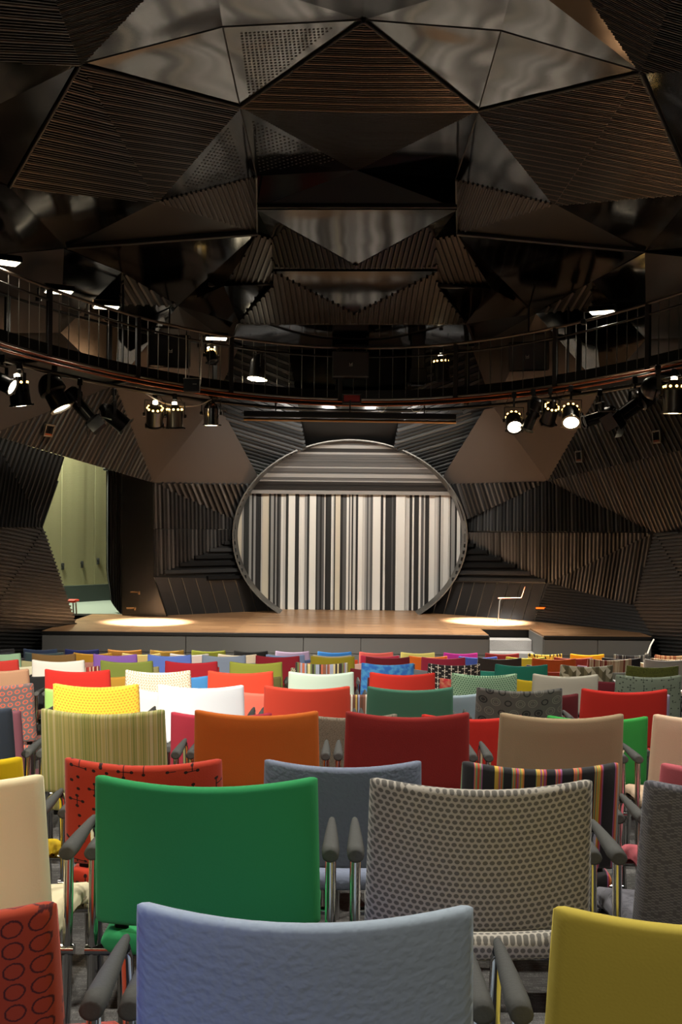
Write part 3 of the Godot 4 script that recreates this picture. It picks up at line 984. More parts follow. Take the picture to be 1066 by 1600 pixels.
	# latches of the flap in the bare metal panel
	for h in [[212, 925, "upper"], [206, 950, "lower"]]:
		var q := at(h[0], h[1], 19.98)
		var latch := thing("latch", h[2] + " brass latch on the bare metal panel beside the drape", "latch", q)
		block(latch, "plate", Vector3(0.14, 0.028, 0.014), Vector3(-0.02, 0, 0.04), M.brass, 0.004)
		block(latch, "catch", Vector3(0.03, 0.06, 0.03), Vector3(0.07, -0.012, 0.05), M.brass, 0.005)
	# handrail at the steps
	var hr := thing("stage_handrail", "thin bent steel handrail standing on the stage near the notch", "handrail", Vector3(at(778, 972, 19.3).x, STAGE_Y, -19.3))
	bar(hr, "post", [Vector3(0, 0, 0), Vector3(0.03, 0.38, 0), Vector3(0.06, 0.42, 0)], 0.012, M.steel)
	bar(hr, "rail", [Vector3(0.0, 0.42, 0), Vector3(0.40, 0.43, 0), Vector3(0.47, 0.62, -0.05)], 0.011, M.copper)
	block(hr, "foot", Vector3(0.10, 0.012, 0.10), Vector3(0, 0.006, 0), M.steel, 0.003)
	for h in [[845, 950, 19.55, "on the wall above the stage floor"], [938, 985, 18.25, "at the foot of the dark ribbed wall near the stage end"]]:
		var q := at(h[0], h[1], h[2])
		var mk := thing("marker_light", "tiny orange marker lamp " + h[3], "lamp", q)
		block(mk, "case", Vector3(0.20, 0.06, 0.04), Vector3(0, -0.01, -0.0), M.black, 0.01)
		block(mk, "lens", Vector3(0.17, 0.03, 0.02), Vector3(0, 0, 0.022), glow(Color(1.0, 0.45, 0.12), 1.2), 0.006)
	# white edge strip where the stage meets the wall
	var es := thing("edge_strip", "white lit edge strip slanting up at the stage end beside the dark wall", "strip light")
	bar(es, "tube", [at(1011, 1024, 16.6), at(1017, 1008, 16.6), at(1022, 999, 16.65)], 0.011, glow(Color(1, 0.97, 0.9), 0.55), 6)
	bar(es, "clip", [at(1010, 1026, 16.6), at(1012, 1021, 16.6)], 0.035, M.white_trim, 6)

# ---------------------------------------------------------------- the folded ceiling
var A1 := P(125, 100, 9.64)
var A2 := P(375, 166, 11.6)
var A3 := P(568, 31, 10.12)
var A4 := P(748, 172, 11.7)
var A5 := P(1002, 112, 9.8)
var B1 := P(15, 291, 11.5)
var B2 := P(245, 315, 13.6)
var B3 := P(401, 275, 13.6)
var B4 := P(557, 266, 13.55)
var B5 := P(712, 280, 13.75)
var B6 := P(867, 319, 13.5)
var B7 := P(1086, 300, 11.7)
var G1 := P(348, 42, 9.8)
var G2 := P(783, 48, 9.85)
var H0 := P(0, 92, 8.6)
var H1 := P(78, -20, 7.8)
var H2 := P(238, -20, 8.6)
var H3 := P(336, -40, 8.77)
var H4 := P(570, -60, 8.95)
var H5 := P(806, -40, 8.77)
var H6 := P(912, -20, 8.7)
var H7 := P(1060, -20, 7.9)
var H8 := P(1130, 105, 8.6)

func perforated(panel: MeshInstance3D, corners: Array, cols: int, rows_: int, r: float) -> void:
	# rows of drilled holes, their dark depth put in as flat black discs
	var info: Array = panel.get_meta("plane")
	var n: Vector3 = info[0]
	var pl := Plane(n, n.dot(info[3][0]))
	var a: Vector3 = info[1]
	var b: Vector3 = info[2]
	var st := begin()
	for i in cols:
		for j in rows_:
			var u := (i + 0.5) / cols
			var v := (j + 0.5) / rows_
			var top: Vector2 = corners[0].lerp(corners[1], u)
			var low: Vector2 = corners[0].lerp(corners[2], v)
			var px: Vector2 = top + (low - corners[0])
			# keep to the triangle
			if u + v > 1.0:
				continue
			var c := on_plane(px.x, px.y, pl) + n * 0.003
			for k in 8:
				var p := c + (a * cos(TAU * k / 8) + b * sin(TAU * k / 8)) * r
				var q := c + (a * cos(TAU * (k + 1) / 8) + b * sin(TAU * (k + 1) / 8)) * r
				tri(st, c, p, q, n, n, n)
				tri(st, p, q, p - n * 0.003, (p - c).normalized(), (p - c).normalized(), (p - c).normalized())
	var h := made(panel, "perforation", st, M.black)
	h.set_meta("kind", "stuff")

func beam(parent: Node3D, a: Vector3, b: Vector3, size := 0.10) -> void:
	var p := v3(a)
	var q := v3(b)
	var d := q - p
	var turn := Basis(d.normalized(), Vector3.UP, d.normalized().cross(Vector3.UP)).orthonormalized()
	block(parent, "beam", Vector3(d.length(), size, 0.08), (p + q) / 2 + Vector3(0, 0.02, 0), M.black, 0.008, turn)

func roof_ribs(panel: MeshInstance3D, dir: Vector2) -> void:
	ribs(panel, dir, 0.036, 0.020, 0.024, M.rib_roof)
	ribs(panel, dir, 0.144, 0.014, 0.030, M.rib_edge)

func ceiling() -> void:
	var o := structure("ceiling", "folded ceiling of ribbed, perforated and shiny dark metal triangles", "ceiling")
	# nearest band
	roof_ribs(facet(o, "panel", [A1, B2, B1], [], M.dark), Vector2(1, 0.19))
	roof_ribs(facet(o, "panel", [A1, A2, B2], [], M.dark), Vector2(1, 0.16))
	perforated(facet(o, "panel", [A2, B3, B2], [], M.gloss), [Vector2(357, 196), Vector2(384, 274), Vector2(282, 294)], 14, 22, 0.012)
	facet(o, "panel", [A1, G1, A2], [], M.sheet)
	facet(o, "panel", [A1, H2, G1], poly([A1, H2, H3, G1]), M.sheet)
	perforated(facet(o, "panel", [G1, A3, A2], [], M.sheet), [Vector2(374, 50), Vector2(520, 42), Vector2(388, 156)], 22, 24, 0.012)
	facet(o, "panel", [G1, H3, A3], [], M.sheet)
	facet(o, "panel", [H3, H4, A3], [], M.gloss)
	facet(o, "panel", [H4, H5, A3], [], M.gloss)
	roof_ribs(facet(o, "panel", [A2, A3, P(563, 174, 11.7)], [], M.dark), Vector2(1, 0.03))
	roof_ribs(facet(o, "panel", [A3, A4, P(563, 174, 11.7)], [], M.dark), Vector2(1, 0.0))
	ribs(facet(o, "panel", [A2, P(563, 174, 11.7), B4], [], M.dark), Vector2(1, 0.03), 0.036, 0.020, 0.010, M.rib_roof)
	ribs(facet(o, "panel", [P(563, 174, 11.7), A4, B4], [], M.dark), Vector2(1, 0.0), 0.036, 0.020, 0.010, M.rib_roof)
	perforated(facet(o, "panel", [A2, B4, B3], [], M.gloss), [Vector2(392, 186), Vector2(530, 252), Vector2(404, 268)], 20, 16, 0.012)
	facet(o, "panel", [A4, B5, B4], [], M.gloss)
	facet(o, "panel", [A3, H5, G2], [], M.sheet)
	facet(o, "panel", [A3, G2, A4], [], M.sheet)
	facet(o, "panel", [G2, A5, A4], [], M.sheet)
	facet(o, "panel", [G2, H5, A5], [], M.sheet)
	facet(o, "panel", [H5, H6, A5], [], M.gloss)
	roof_ribs(facet(o, "panel", [A4, A5, B6], [], M.dark), Vector2(1, 0.17))
	roof_ribs(facet(o, "panel", [A5, B7, B6], [], M.dark), Vector2(1, 0.20))
	facet(o, "panel", [A4, B6, B5], [], M.gloss)
	facet(o, "panel", [A5, H8, B7], [], M.sheet)
	roof_ribs(facet(o, "panel", [A5, H6, H7], [], M.dark), Vector2(1, 0.5))
	roof_ribs(facet(o, "panel", [A5, H7, H8], [], M.dark), Vector2(1, 0.3))
	roof_ribs(facet(o, "panel", [A1, H1, H2], [], M.dark), Vector2(1, -0.3))
	roof_ribs(facet(o, "panel", [A1, H0, H1], poly([A1, H0, P(-60, 80, 0), P(-60, -20, 0), H1]), M.dark), Vector2(1, 0.06))
	facet(o, "panel", [A1, H0, P(0, 162, 9.7)], poly([A1, H0, P(-80, 84, 0), P(-80, 202, 0)]), M.sheet)
	facet(o, "panel", [A1, P(0, 162, 9.7), B1], poly([A1, P(-80, 202, 0), P(-80, 270, 0), B1]), M.gloss)
	# second band, down to the first step
	var C1 := P(102, 387, 15.1)
	var C2 := P(402, 363, 15.3)
	var C3 := P(402, 325, 13.8)
	var C4 := P(714, 325, 13.8)
	var C5 := P(714, 365, 15.3)
	var C6 := P(1008, 393, 15.0)
	facet(o, "panel", [B1, B2, C1], [], M.gloss)
	facet(o, "panel", [B2, C2, C1], [], M.black_metal)
	ribs(facet(o, "panel", [B2, B3, C2], [], M.dark), Vector2(0.4, 1), 0.06, 0.03, 0.02, M.rib_roof)
	facet(o, "panel", [B3, B4, C3], [], M.gloss)
	facet(o, "panel", [B4, C4, C3], [], M.black_metal)
	facet(o, "panel", [B4, B5, C4], [], M.gloss)
	ribs(facet(o, "panel", [B5, B6, C5], [], M.dark), Vector2(-0.4, 1), 0.06, 0.03, 0.02, M.rib_roof)
	facet(o, "panel", [B6, C6, C5], [], M.black_metal)
	facet(o, "panel", [B6, B7, C6], [], M.gloss)
	facet(o, "panel", [B1, C1, P(-120, 400, 12.4)], poly([P(-80, 270, 0), B1, C1, P(-250, 420, 0)]), M.gloss)
	facet(o, "panel", [B7, C6, P(1250, 400, 12.4)], poly([H8, B7, C6, P(1250, 420, 0)]), M.gloss)
	# steps: shiny inverted triangles between ribbed ones
	var D1 := P(425, 373, 15.4)
	var D2 := P(680, 373, 15.4)
	var D3 := P(427, 418, 15.7)
	var D4 := P(683, 418, 15.7)
	facet(o, "panel", [P(402, 328, 13.8), P(714, 328, 13.8), P(556, 414, 15.5)], [], M.mirror)
	facet(o, "panel", [P(402, 328, 13.8), P(448, 354, 14.6), D1], [], M.sheet)
	facet(o, "panel", [P(714, 328, 13.8), P(668, 354, 14.6), D2], [], M.sheet)
	ribs(facet(o, "panel", [D1, P(556, 414, 15.5), D3], poly([P(448, 354, 0), P(556, 414, 0), P(556, 419, 0), D3, D1]), M.dark), Vector2(0.25, 1), 0.07, 0.035, 0.03, M.rib_roof)
	ribs(facet(o, "panel", [D2, P(556, 414, 15.5), D4], poly([P(668, 354, 0), P(556, 414, 0), P(556, 419, 0), D4, D2]), M.dark), Vector2(-0.25, 1), 0.07, 0.035, 0.03, M.rib_roof)
	ribs(facet(o, "panel", [D1, P(427, 445, 17.0), P(350, 448, 17.2)], poly([P(402, 366, 0), D1, P(427, 445, 0), P(350, 448, 0)]), M.dark), Vector2(-0.35, 1), 0.08, 0.04, 0.03, M.rib_roof)
	ribs(facet(o, "panel", [D2, P(683, 445, 17.0), P(768, 452, 17.2)], poly([P(714, 366, 0), D2, P(683, 445, 0), P(768, 452, 0)]), M.dark), Vector2(0.35, 1), 0.08, 0.04, 0.03, M.rib_roof)
	facet(o, "panel", [P(428, 424, 16.3), P(684, 424, 16.3), P(554, 490, 17.6)], [], M.mirror)
	ribs(facet(o, "panel", [P(428, 424, 16.3), P(554, 490, 17.6), P(376, 504, 18.0)], poly([P(428, 424, 0), P(554, 490, 0), P(554, 505, 0), P(372, 505, 0), P(427, 446, 0)]), M.dark), Vector2(0.15, 1), 0.08, 0.04, 0.03, M.rib_roof)
	ribs(facet(o, "panel", [P(684, 424, 16.3), P(554, 490, 17.6), P(726, 504, 18.0)], poly([P(684, 424, 0), P(554, 490, 0), P(554, 505, 0), P(728, 505, 0), P(683, 446, 0)]), M.dark), Vector2(-0.15, 1), 0.08, 0.04, 0.03, M.rib_roof)
	facet(o, "panel", [P(372, 507, 18.1), P(728, 507, 18.1), P(547, 541, 19.09)], poly([P(372, 506, 0), P(728, 506, 0), P(742, 541, 0), P(362, 541, 0)]), M.mirror)
	facet(o, "panel", [P(362, 540, 19.12), P(742, 540, 19.12), P(547, 547, 20.3)], [P(362, 540.5, 0), P(742, 540.5, 0), P(735, 546, 0), P(368, 546, 0)], M.black_metal)
	# the sides above the catwalk
	facet(o, "panel", [T1, C2, T3], poly([P(100, 386, 0), C2, T3, T2]), M.gloss)
	var Y1 := P(350, 447, 16.9)
	var Y2 := P(428, 444, 16.9)
	var Y3 := P(374, 506, 18.05)
	facet(o, "panel", [Y1, Y2, Y3], [], M.gloss)
	facet(o, "panel", [Y1, Y3, T3], [], M.gloss)
	facet(o, "panel", [C2, Y1, T3], [], M.gloss)
	facet(o, "panel", [Y3, T4, T3], [], M.gloss)
	facet(o, "panel", [Y3, P(362, 540, 19.1), T4], [], M.black_metal)
	facet(o, "panel", [S1, C5, S3], poly([P(1012, 390, 0), C5, S3, S2]), M.gloss)
	var Z1 := P(768, 451, 16.9)
	var Z2 := P(683, 444, 16.9)
	var Z3 := P(728, 506, 18.05)
	facet(o, "panel", [Z1, Z2, Z3], [], M.gloss)
	facet(o, "panel", [Z1, Z3, S3], [], M.gloss)
	facet(o, "panel", [C5, Z1, S3], [], M.gloss)
	facet(o, "panel", [Z3, S4, S3], [], M.gloss)
	facet(o, "panel", [Z3, P(742, 540, 19.1), S4], [], M.black_metal)
	beam(o, C3, C4, 0.06)
	beam(o, P(104, 388, 15.0), P(402, 366, 15.2), 0.07)
	beam(o, P(714, 366, 15.2), P(1008, 394, 14.9), 0.07)
	beam(o, D3, D4, 0.06)
	beam(o, P(326, 447, 17.1), P(427, 445, 16.9), 0.06)
	beam(o, P(683, 449, 16.9), P(780, 452, 17.1), 0.06)
	beam(o, P(372, 506, 18.05), P(728, 506, 18.05), 0.06)
	# upright edge plates where the steps turn
	for e in [[P(401, 277, 12.8), P(402, 364, 15.2)], [P(713, 282, 12.8), P(714, 364, 15.2)]]:
		bar(o, "seam", [v3(e[0]), v3(e[1])], 0.012, M.steel, 6)
	# seams along the folds of the nearest band
	for e in [[A1, G1], [G1, A3], [G1, A2], [A3, G2], [G2, A5], [G2, A4], [A1, B2], [A5, B6], [A2, B3], [A4, B5], [A3, B4]]:
		bar(o, "seam", [v3(e[0]) + Vector3(0, 0.0, 0), v3(e[1])], 0.008, M.black, 5)
	for e in [[A1, A2], [A2, A3], [A3, A4], [A4, A5], [A1, B1], [A5, B7]]:
		bar(o, "seam", [v3(e[0]), v3(e[1])], 0.03, M.black, 5)

# ---------------------------------------------------------------- catwalk
func arc(t0: float, t1: float, off: float, y: float, n: int) -> Array:
	var out := []
	for k in n + 1:
		out.append(ring(lerpf(t0, t1, float(k) / n), off, y))
	return out

func strip(parent: Node3D, called: String, off0: float, off1: float, y0: float, y1: float, m: Material, tmax := 1.15) -> void:
	var st := begin()
	var n := 64
	for k in n:
		var a := lerpf(-tmax, tmax, float(k) / n)
		var b := lerpf(-tmax, tmax, float(k + 1) / n)
		var p := [ring(a, off0, y0), ring(b, off0, y0), ring(b, off1, y0), ring(a, off1, y0), ring(a, off0, y1), ring(b, off0, y1), ring(b, off1, y1), ring(a, off1, y1)]
		var out: Vector3 = (p[3] - p[0]).normalized()
		quad(st, p[0], p[1], p[2], p[3], Vector3.DOWN)
		quad(st, p[4], p[5], p[6], p[7], Vector3.UP)
		quad(st, p[0], p[1], p[5], p[4], -out)
		quad(st, p[3], p[2], p[6], p[7], out)
	made(parent, called, st, m)

func catwalk() -> void:
	var o := thing("catwalk", "curved black steel catwalk with railing and wire balusters hung round the hall above the stage", "catwalk")
	var T := 1.15
	strip(o, "deck", 0.05, 0.85, 2.20, 2.24, M.black_metal)
	strip(o, "kick_plate", 0.0, 0.025, 2.22, 2.36, mat(Color(0.17, 0.165, 0.155), 0.28, 0.9))
	strip(o, "kick_plate", 0.85, 0.875, 2.22, 2.36, mat(Color(0.13, 0.125, 0.12), 0.35, 0.8))
	bar(o, "handrail", arc(-T, T, 0.0, 3.07, 72), 0.022, M.rib_warm)
	bar(o, "rail", arc(-T, T, 0.0, 2.92, 72), 0.016, M.black_metal, 6)
	bar(o, "handrail", arc(-T, T, 0.85, 3.07, 72), 0.022, M.black_metal, 6)
	bar(o, "lighting_pipe", arc(-T, T, -0.06, 2.16, 72), 0.016, M.copper)  # copper colour carries the orange lamp shine on the lower pipes
	bar(o, "lighting_pipe", arc(-T, T, -0.10, 2.09, 72), 0.014, M.copper)
	bar(o, "lighting_pipe", arc(-T, T, -0.02, 2.12, 72), 0.03, M.black_metal)
	bar(o, "lighting_pipe", arc(-T, T, 0.02, 2.215, 72), 0.018, M.steel)
	bar(o, "lighting_pipe", arc(-T, T, 0.08, 2.02, 72), 0.030, M.black_metal)
	# posts and balusters, spaced evenly along the curve
	var t := -T
	var since := 0.0
	var last := ring(t, 0, 0)
	var k := 0
	while t < T:
		t += 0.002
		var p := ring(t, 0, 0)
		since += p.distance_to(last)
		last = p
		if since > 0.22:
			since = 0.0
			k += 1
			var yaw := Basis(Vector3.UP, -t)
			if k % 9 == 0:
				for off in [0.0, 0.86]:
					block(o, "post", Vector3(0.075, 0.90, 0.05), ring(t, off, 2.62), M.black, 0.006, yaw)
				bar(o, "joist", [ring(t, 0.0, 2.17), ring(t, 0.86, 2.17)], 0.03, M.black, 6)
				if k % 18 == 0:
					bar(o, "hanger_rod", [ring(t, 0.45, 2.22), ring(t, 0.45, 4.6)], 0.018, M.black, 6)
					block(o, "rod_sleeve", Vector3(0.09, 0.22, 0.09), ring(t, 0.45, 3.08), M.black, 0.01, yaw)
			elif k % 1 == 0:
				bar(o, "baluster", [ring(t, 0.0, 2.23), ring(t, 0.0, 3.06)], 0.0065, M.steel, 5)
	# level pipe batten below the far end
	var b := thing("pipe_batten", "long level brown pipe batten with unseen strip lamps below the catwalk's far end", "batten")
	var p0 := at(381, 655, 18.6)
	var p1 := at(713, 660, 18.6)
	bar(b, "pipe", [p0, p1], 0.026, M.brass)
	block(b, "trough", Vector3((p1 - p0).length(), 0.10, 0.10), (p0 + p1) / 2 + Vector3(0, 0.09, -0.02), M.black_metal, 0.01, Basis(Vector3.BACK, atan2(p1.y - p0.y, p1.x - p0.x)))
	for s in [0.15, 0.5, 0.85]:
		bar(b, "hanger", [p0.lerp(p1, s) + Vector3(0, 0.1, 0), p0.lerp(p1, s) + Vector3(0, 0.34, 0)], 0.012, M.black, 5)
	block(b, "unseen_lamp_strip", Vector3((p1 - p0).length() * 0.9, 0.04, 0.02), (p0 + p1) / 2 + Vector3(0, 0.08, -0.085), M.lamp_soft, 0.006)  # lamps on the far side, out of view, placed to light the backdrop
	for s in [0.14, 0.38, 0.62, 0.86]:
		var L := SpotLight3D.new()
		L.name = "unseen_strip_lamp"
		b.add_child(L, true)
		L.position = p0.lerp(p1, s) + Vector3(0, 0.06, -0.16)
		L.look_at_from_position(L.position, Vector3(p0.lerp(p1, s).x * 1.15, 1.5, -22.0))
		L.spot_angle = 62
		L.spot_angle_attenuation = 0.9
		lamp_settings(L, 3.8, Color(1.0, 0.97, 0.92), 0.1)

func lamp_settings(L: Light3D, energy: float, c: Color, size := 0.06) -> void:
	L.light_energy = energy
	L.light_color = c
	L.light_size = size
	L.shadow_enabled = true
	if L is SpotLight3D:
		L.spot_range = 60.0
		L.spot_attenuation = 2.0
	elif L is OmniLight3D:
		L.omni_range = 60.0
		L.omni_attenuation = 2.0

# ---------------------------------------------------------------- lamps
# a stage lamp hung by a yoke; body runs from its rounded back to the lens along dir
func can(label: String, centre: Vector3, dir: Vector3, length: float, r: float, skin: Material, opt := {}) -> Node3D:
	var o := thing("stage_lamp", label, "stage lamp", centre, "")
	dir = dir.normalized()
	var back := -dir * length / 2
	var st := begin()
	var prof := []
	match opt.get("style", "par"):
		"par":
			prof = [Vector2(0.0, -0.02 * length), Vector2(r * 0.45, 0.0), Vector2(r * 0.55, length * 0.08), Vector2(r * 0.9, length * 0.20), Vector2(r, length * 0.30), Vector2(r, length * 0.97), Vector2(r * 0.93, length * 0.97)]
		"ball":
			for k in 9:
				prof.append(Vector2(r * 1.15 * sin(PI * 0.5 * k / 8.0), length * 0.5 * (1.0 - cos(PI * 0.5 * k / 8.0)) - 0.1 * length))
			prof += [Vector2(r * 1.15, length * 0.45), Vector2(r * 0.85, length * 0.5), Vector2(r * 0.85, length), Vector2(r * 0.78, length)]
		"profile":
			prof = [Vector2(0.0, 0.0), Vector2(r * 0.8, 0.0), Vector2(r * 1.05, length * 0.06), Vector2(r * 1.05, length * 0.34), Vector2(r * 0.68, length * 0.38), Vector2(r * 0.68, length * 0.94), Vector2(r * 0.78, length * 0.94), Vector2(r * 0.78, length), Vector2(r * 0.7, length)]
	lathe(st, back, dir, prof, 20)
	made(o, "housing", st, skin)
	var rim := begin()
	var rr: float = r * (0.80 if opt.get("style", "par") == "profile" else (0.88 if opt.get("style", "par") == "ball" else 1.0))
	lathe(rim, back, dir, [Vector2(rr, length * 0.93), Vector2(rr * 1.14, length * 0.94), Vector2(rr * 1.14, length), Vector2(rr * 0.9, length)], 20)
	var sx := side_of(dir)
	var sy := dir.cross(sx)
	for k in 3:
		var a := TAU * k / 3.0 + 0.5
		box(rim, Vector3(0.03, 0.03, 0.02), Transform3D(Basis(sx, sy, dir), back + dir * length * 0.98 + (sx * cos(a) + sy * sin(a)) * rr * 1.2))
	made(o, "front_ring", rim, opt.get("ring", skin))
	var lens := begin()
	lathe(lens, back + dir * length * 0.95, dir, [Vector2(0.0, 0.02), Vector2(rr * 0.5, 0.015), Vector2(rr * 0.92, 0.0)], 20)
	var lit: float = opt.get("lit", 0.0)
	made(o, "lens", lens, (M.lamp_dim if opt.get("dim", false) else M.lamp) if lit > 0.0 else M.black_metal)
	# yoke and clamp up to the pipe
	var up: float = opt.get("hang", 0.35)
	var side := dir.cross(Vector3.UP).normalized()
	if side.length() < 0.5:
		side = Vector3.RIGHT
	var top := Vector3(0, r + 0.09, 0)
	var q := side * (r + 0.03)
	var pts := []
	for s in [-1.0, 1.0]:
		block(o, "yoke_arm", Vector3(0.012, (q * s).distance_to(q * s * 0.95 + top), 0.045), (q * s + q * s * 0.95 + top) / 2, M.black, 0.002, Basis(side, Vector3.UP, side.cross(Vector3.UP)))
		var kn := begin()
		lathe(kn, q * s * 0.9, side * s, [Vector2(0, 0.04), Vector2(0.03, 0.04), Vector2(0.03, 0.0)], 10)
		made(o, "knob", kn, M.black_metal)
	block(o, "yoke", Vector3(q.length() * 1.95, 0.012, 0.045), top, M.black, 0.002, Basis(side, Vector3.UP, side.cross(Vector3.UP)))
	bar(o, "clamp_stem", [top, Vector3(0, up, 0)], 0.018, M.black, 6)
	block(o, "clamp", Vector3(0.07, 0.10, 0.05), Vector3(0, up, 0), M.black_metal, 0.01)
	if opt.get("vents", false):
		var beads := begin()
		for k in 10:
			var a := TAU * k / 10.0
			var dd := (sx * cos(a) + sy * sin(a))
			lathe(beads, back + dir * length * 0.20 + dd * r * 0.93, dd, [Vector2(0.0, 0.012), Vector2(0.014, 0.008), Vector2(0.018, -0.005)], 7)
		made(o, "vent_glow", beads, M.bead)
		var cap := begin()
		lathe(cap, back, -dir, [Vector2(0.0, 0.05), Vector2(r * 0.3, 0.04), Vector2(r * 0.34, -0.02)], 12)
		made(o, "rear_cap", cap, M.lamp_soft if opt.get("cap", false) else skin)
	if opt.get("doors", false):
		for k in 4:
			var dd: Vector3 = [sx, -sx, sy, -sy][k]
			var across := dd.cross(dir)
			var leaf := Basis(across, (dd * 0.55 + dir * 0.83).normalized(), across.cross((dd * 0.55 + dir * 0.83).normalized()))
			block(o, "barn_door", Vector3(r * 1.7, r * 1.5, 0.006), back + dir * (length + r * 0.6) + dd * r * 1.25, M.black_metal, 0.001, leaf)
	if opt.get("fins", false):
		var f := begin()
		for k in 6:
			var a := TAU * k / 6.0
			var dd := (sx * cos(a) + sy * sin(a))
			box(f, Vector3(0.012, 0.02, length * 0.55), Transform3D(Basis(dir.cross(dd), dd, dir), dd * r * 0.72 + dir * length * 0.14))
		made(o, "cooling_fin", f, M.alu)
	bar(o, "safety_cable", [top + side * 0.05, Vector3(side.x * 0.14, up * 0.6, side.z * 0.14), Vector3(side.x * 0.06, up + 0.02, side.z * 0.06)], 0.006, M.black, 5)
	if lit > 0.0:
		var L := SpotLight3D.new()
		L.name = "beam"
		o.add_child(L, true)
		L.look_at_from_position(centre + dir * (length / 2 + 0.05), centre + dir * 5.0, Vector3.UP if absf(dir.y) < 0.95 else Vector3.RIGHT)
		L.position = dir * (length / 2 + 0.05)
		L.spot_angle = opt.get("angle", 25.0)
		L.spot_angle_attenuation = 1.0
		lamp_settings(L, lit, opt.get("color", Color(1.0, 0.96, 0.90)), rr * 0.9)
	return o

func aimed(p: Vector3, target: Vector3) -> Vector3:
	return (target - p).normalized()

func hung_lamps() -> void:
	var p: Vector3
	# to the side of the open door
	p = at(3, 597, 13.3)
	can("black lamp cut by the picture edge under the catwalk above the side door, lens glowing", p, Vector3(0.90, -0.42, 0.12), 0.30, 0.10, M.black_metal, {"lit": 10.0, "hang": 0.28})
	p = at(30, 612, 13.9)
	can("black upright lamp with a star bright bulb at its back, nearest the picture edge", p, Vector3(0.12, -1, -0.1), 0.36, 0.125, M.black_metal, {"vents": true, "cap": true, "hang": 0.32, "lit": 4.0, "angle": 66})
	p = at(85, 615, 14.7)
	can("round backed black lamp with glowing slit lens above the small wall vent", p, Vector3(0.45, -0.86, 0.06), 0.46, 0.155, M.black_metal, {"style": "ball", "lit": 30.0, "angle": 34, "hang": 0.34})
	p = at(125, 634, 15.1)
	can("black profile lamp with open barn doors pointing down towards the pillar panel", p, Vector3(0.62, -0.72, -0.1), 0.52, 0.12, M.black_metal, {"style": "profile", "doors": true, "fins": true, "hang": 0.32})
	p = at(178, 651, 15.6)
	can("shiny black lamp with bright front clips aimed at the stage floor", p, Vector3(0.74, -0.64, -0.22), 0.46, 0.12, M.black_metal, {"lit": 26.0, "angle": 30, "ring": M.alu, "hang": 0.34, "style": "par"})
	p = at(242, 648, 16.9)
	can("grey round shouldered lamp with glowing vent holes, first of two hung side by side", p, aimed(p, at(230, 974, 18.7)), 0.36, 0.125, M.alu, {"lit": 620.0, "angle": 13, "color": Color(1.0, 0.98, 0.95), "vents": true, "cap": true, "hang": 0.30, "ring": M.black_metal})
	p = at(273, 651, 17.0)
	can("grey lamp with glowing vent holes, second of two, nearest the polished lamp", p, Vector3(0.0, -1, -0.12), 0.36, 0.125, M.alu, {"lit": 5.0, "angle": 66, "vents": true, "cap": true, "hang": 0.30, "ring": M.black_metal})
	p = at(330, 646, 17.7)
	can("polished silver lamp with lit lens hung below the catwalk's small grey box", p, Vector3(0.0, -1, -0.04), 0.38, 0.12, M.chrome, {"lit": 14.0, "angle": 40, "hang": 0.30})
	p = at(330, 556, 17.9)
	can("small lamp with glowing vents inside the catwalk next to the large speaker", p, Vector3(0.3, -0.85, 0.3), 0.24, 0.085, M.black_metal, {"vents": true, "cap": true, "hang": 0.20})
	p = at(403, 574, 18.6)
	can("black lamp with bright glaring lower edge behind the catwalk balusters", p, Vector3(-0.1, -1, 0.05), 0.42, 0.13, M.black_metal, {"lit": 6.0, "angle": 50, "hang": 0.26, "ring": M.lamp})
	p = at(690, 576, 18.7)
	can("black lamp with glowing vents behind the catwalk balusters beside the tall black case", p, Vector3(0.08, -1, -0.05), 0.42, 0.13, M.black_metal, {"vents": true, "cap": true, "hang": 0.30})
	# to the side of the stage steps
	p = at(803, 658, 17.3)
	can("black lamp with glowing round lens, lowest of the bright lamps over the stage steps", p, Vector3(-0.02, -0.62, 0.75), 0.34, 0.12, M.black_metal, {"vents": true, "lit": 70.0, "angle": 30, "hang": 0.40})
	p = at(833, 648, 17.0)
	can("slotted black profile lamp with a slanting lit lens between two bright lamps", p, Vector3(-0.35, -0.85, -0.25), 0.52, 0.12, M.black_metal, {"style": "profile", "lit": 30.0, "angle": 45, "hang": 0.34, "ring": M.alu})
	p = at(860, 645, 16.8)
	can("black lamp seen from behind with star bright vent holes among the lit lamps", p, aimed(p, at(765, 968, 19.4)), 0.36, 0.11, M.black_metal, {"vents": true, "lit": 760.0, "angle": 11, "color": Color(1.0, 0.98, 0.95), "hang": 0.32})
	p = at(892, 648, 16.4)
	can("black lamp with the largest bright lens, next to the dark profile lamps", p, Vector3(-0.10, -0.70, 0.70), 0.38, 0.125, M.black_metal, {"vents": true, "lit": 80.0, "angle": 34, "hang": 0.38, "ring": M.alu})
	p = at(937, 652, 15.6)
	can("dark finned lamp lying nearly level below the catwalk, unlit", p, Vector3(-0.92, -0.30, 0.1), 0.48, 0.11, M.black_metal, {"style": "profile", "fins": true, "hang": 0.34})
	p = at(992, 634, 14.9)
	can("dark profile lamp with wide open barn doors, unlit, under the catwalk", p, Vector3(-0.78, -0.58, 0.15), 0.56, 0.125, M.black_metal, {"style": "profile", "doors": true, "fins": true, "hang": 0.34})
	p = at(1028, 608, 14.4)
	can("round backed black lamp seen from the side next to the silver lamp", p, Vector3(0.85, -0.25, 0.2), 0.36, 0.135, M.black_metal, {"style": "ball", "hang": 0.26, "ring": M.black})
	p = at(1053, 620, 14.1)
	can("silver lamp with glowing vent holes hanging upright at the picture edge", p, Vector3(0.0, -1, -0.05), 0.42, 0.135, M.alu, {"lit": 12.0, "angle": 66, "vents": true, "cap": true, "hang": 0.30})
	# two downlights in the ceiling
	p = at(76, 13, 8.6)
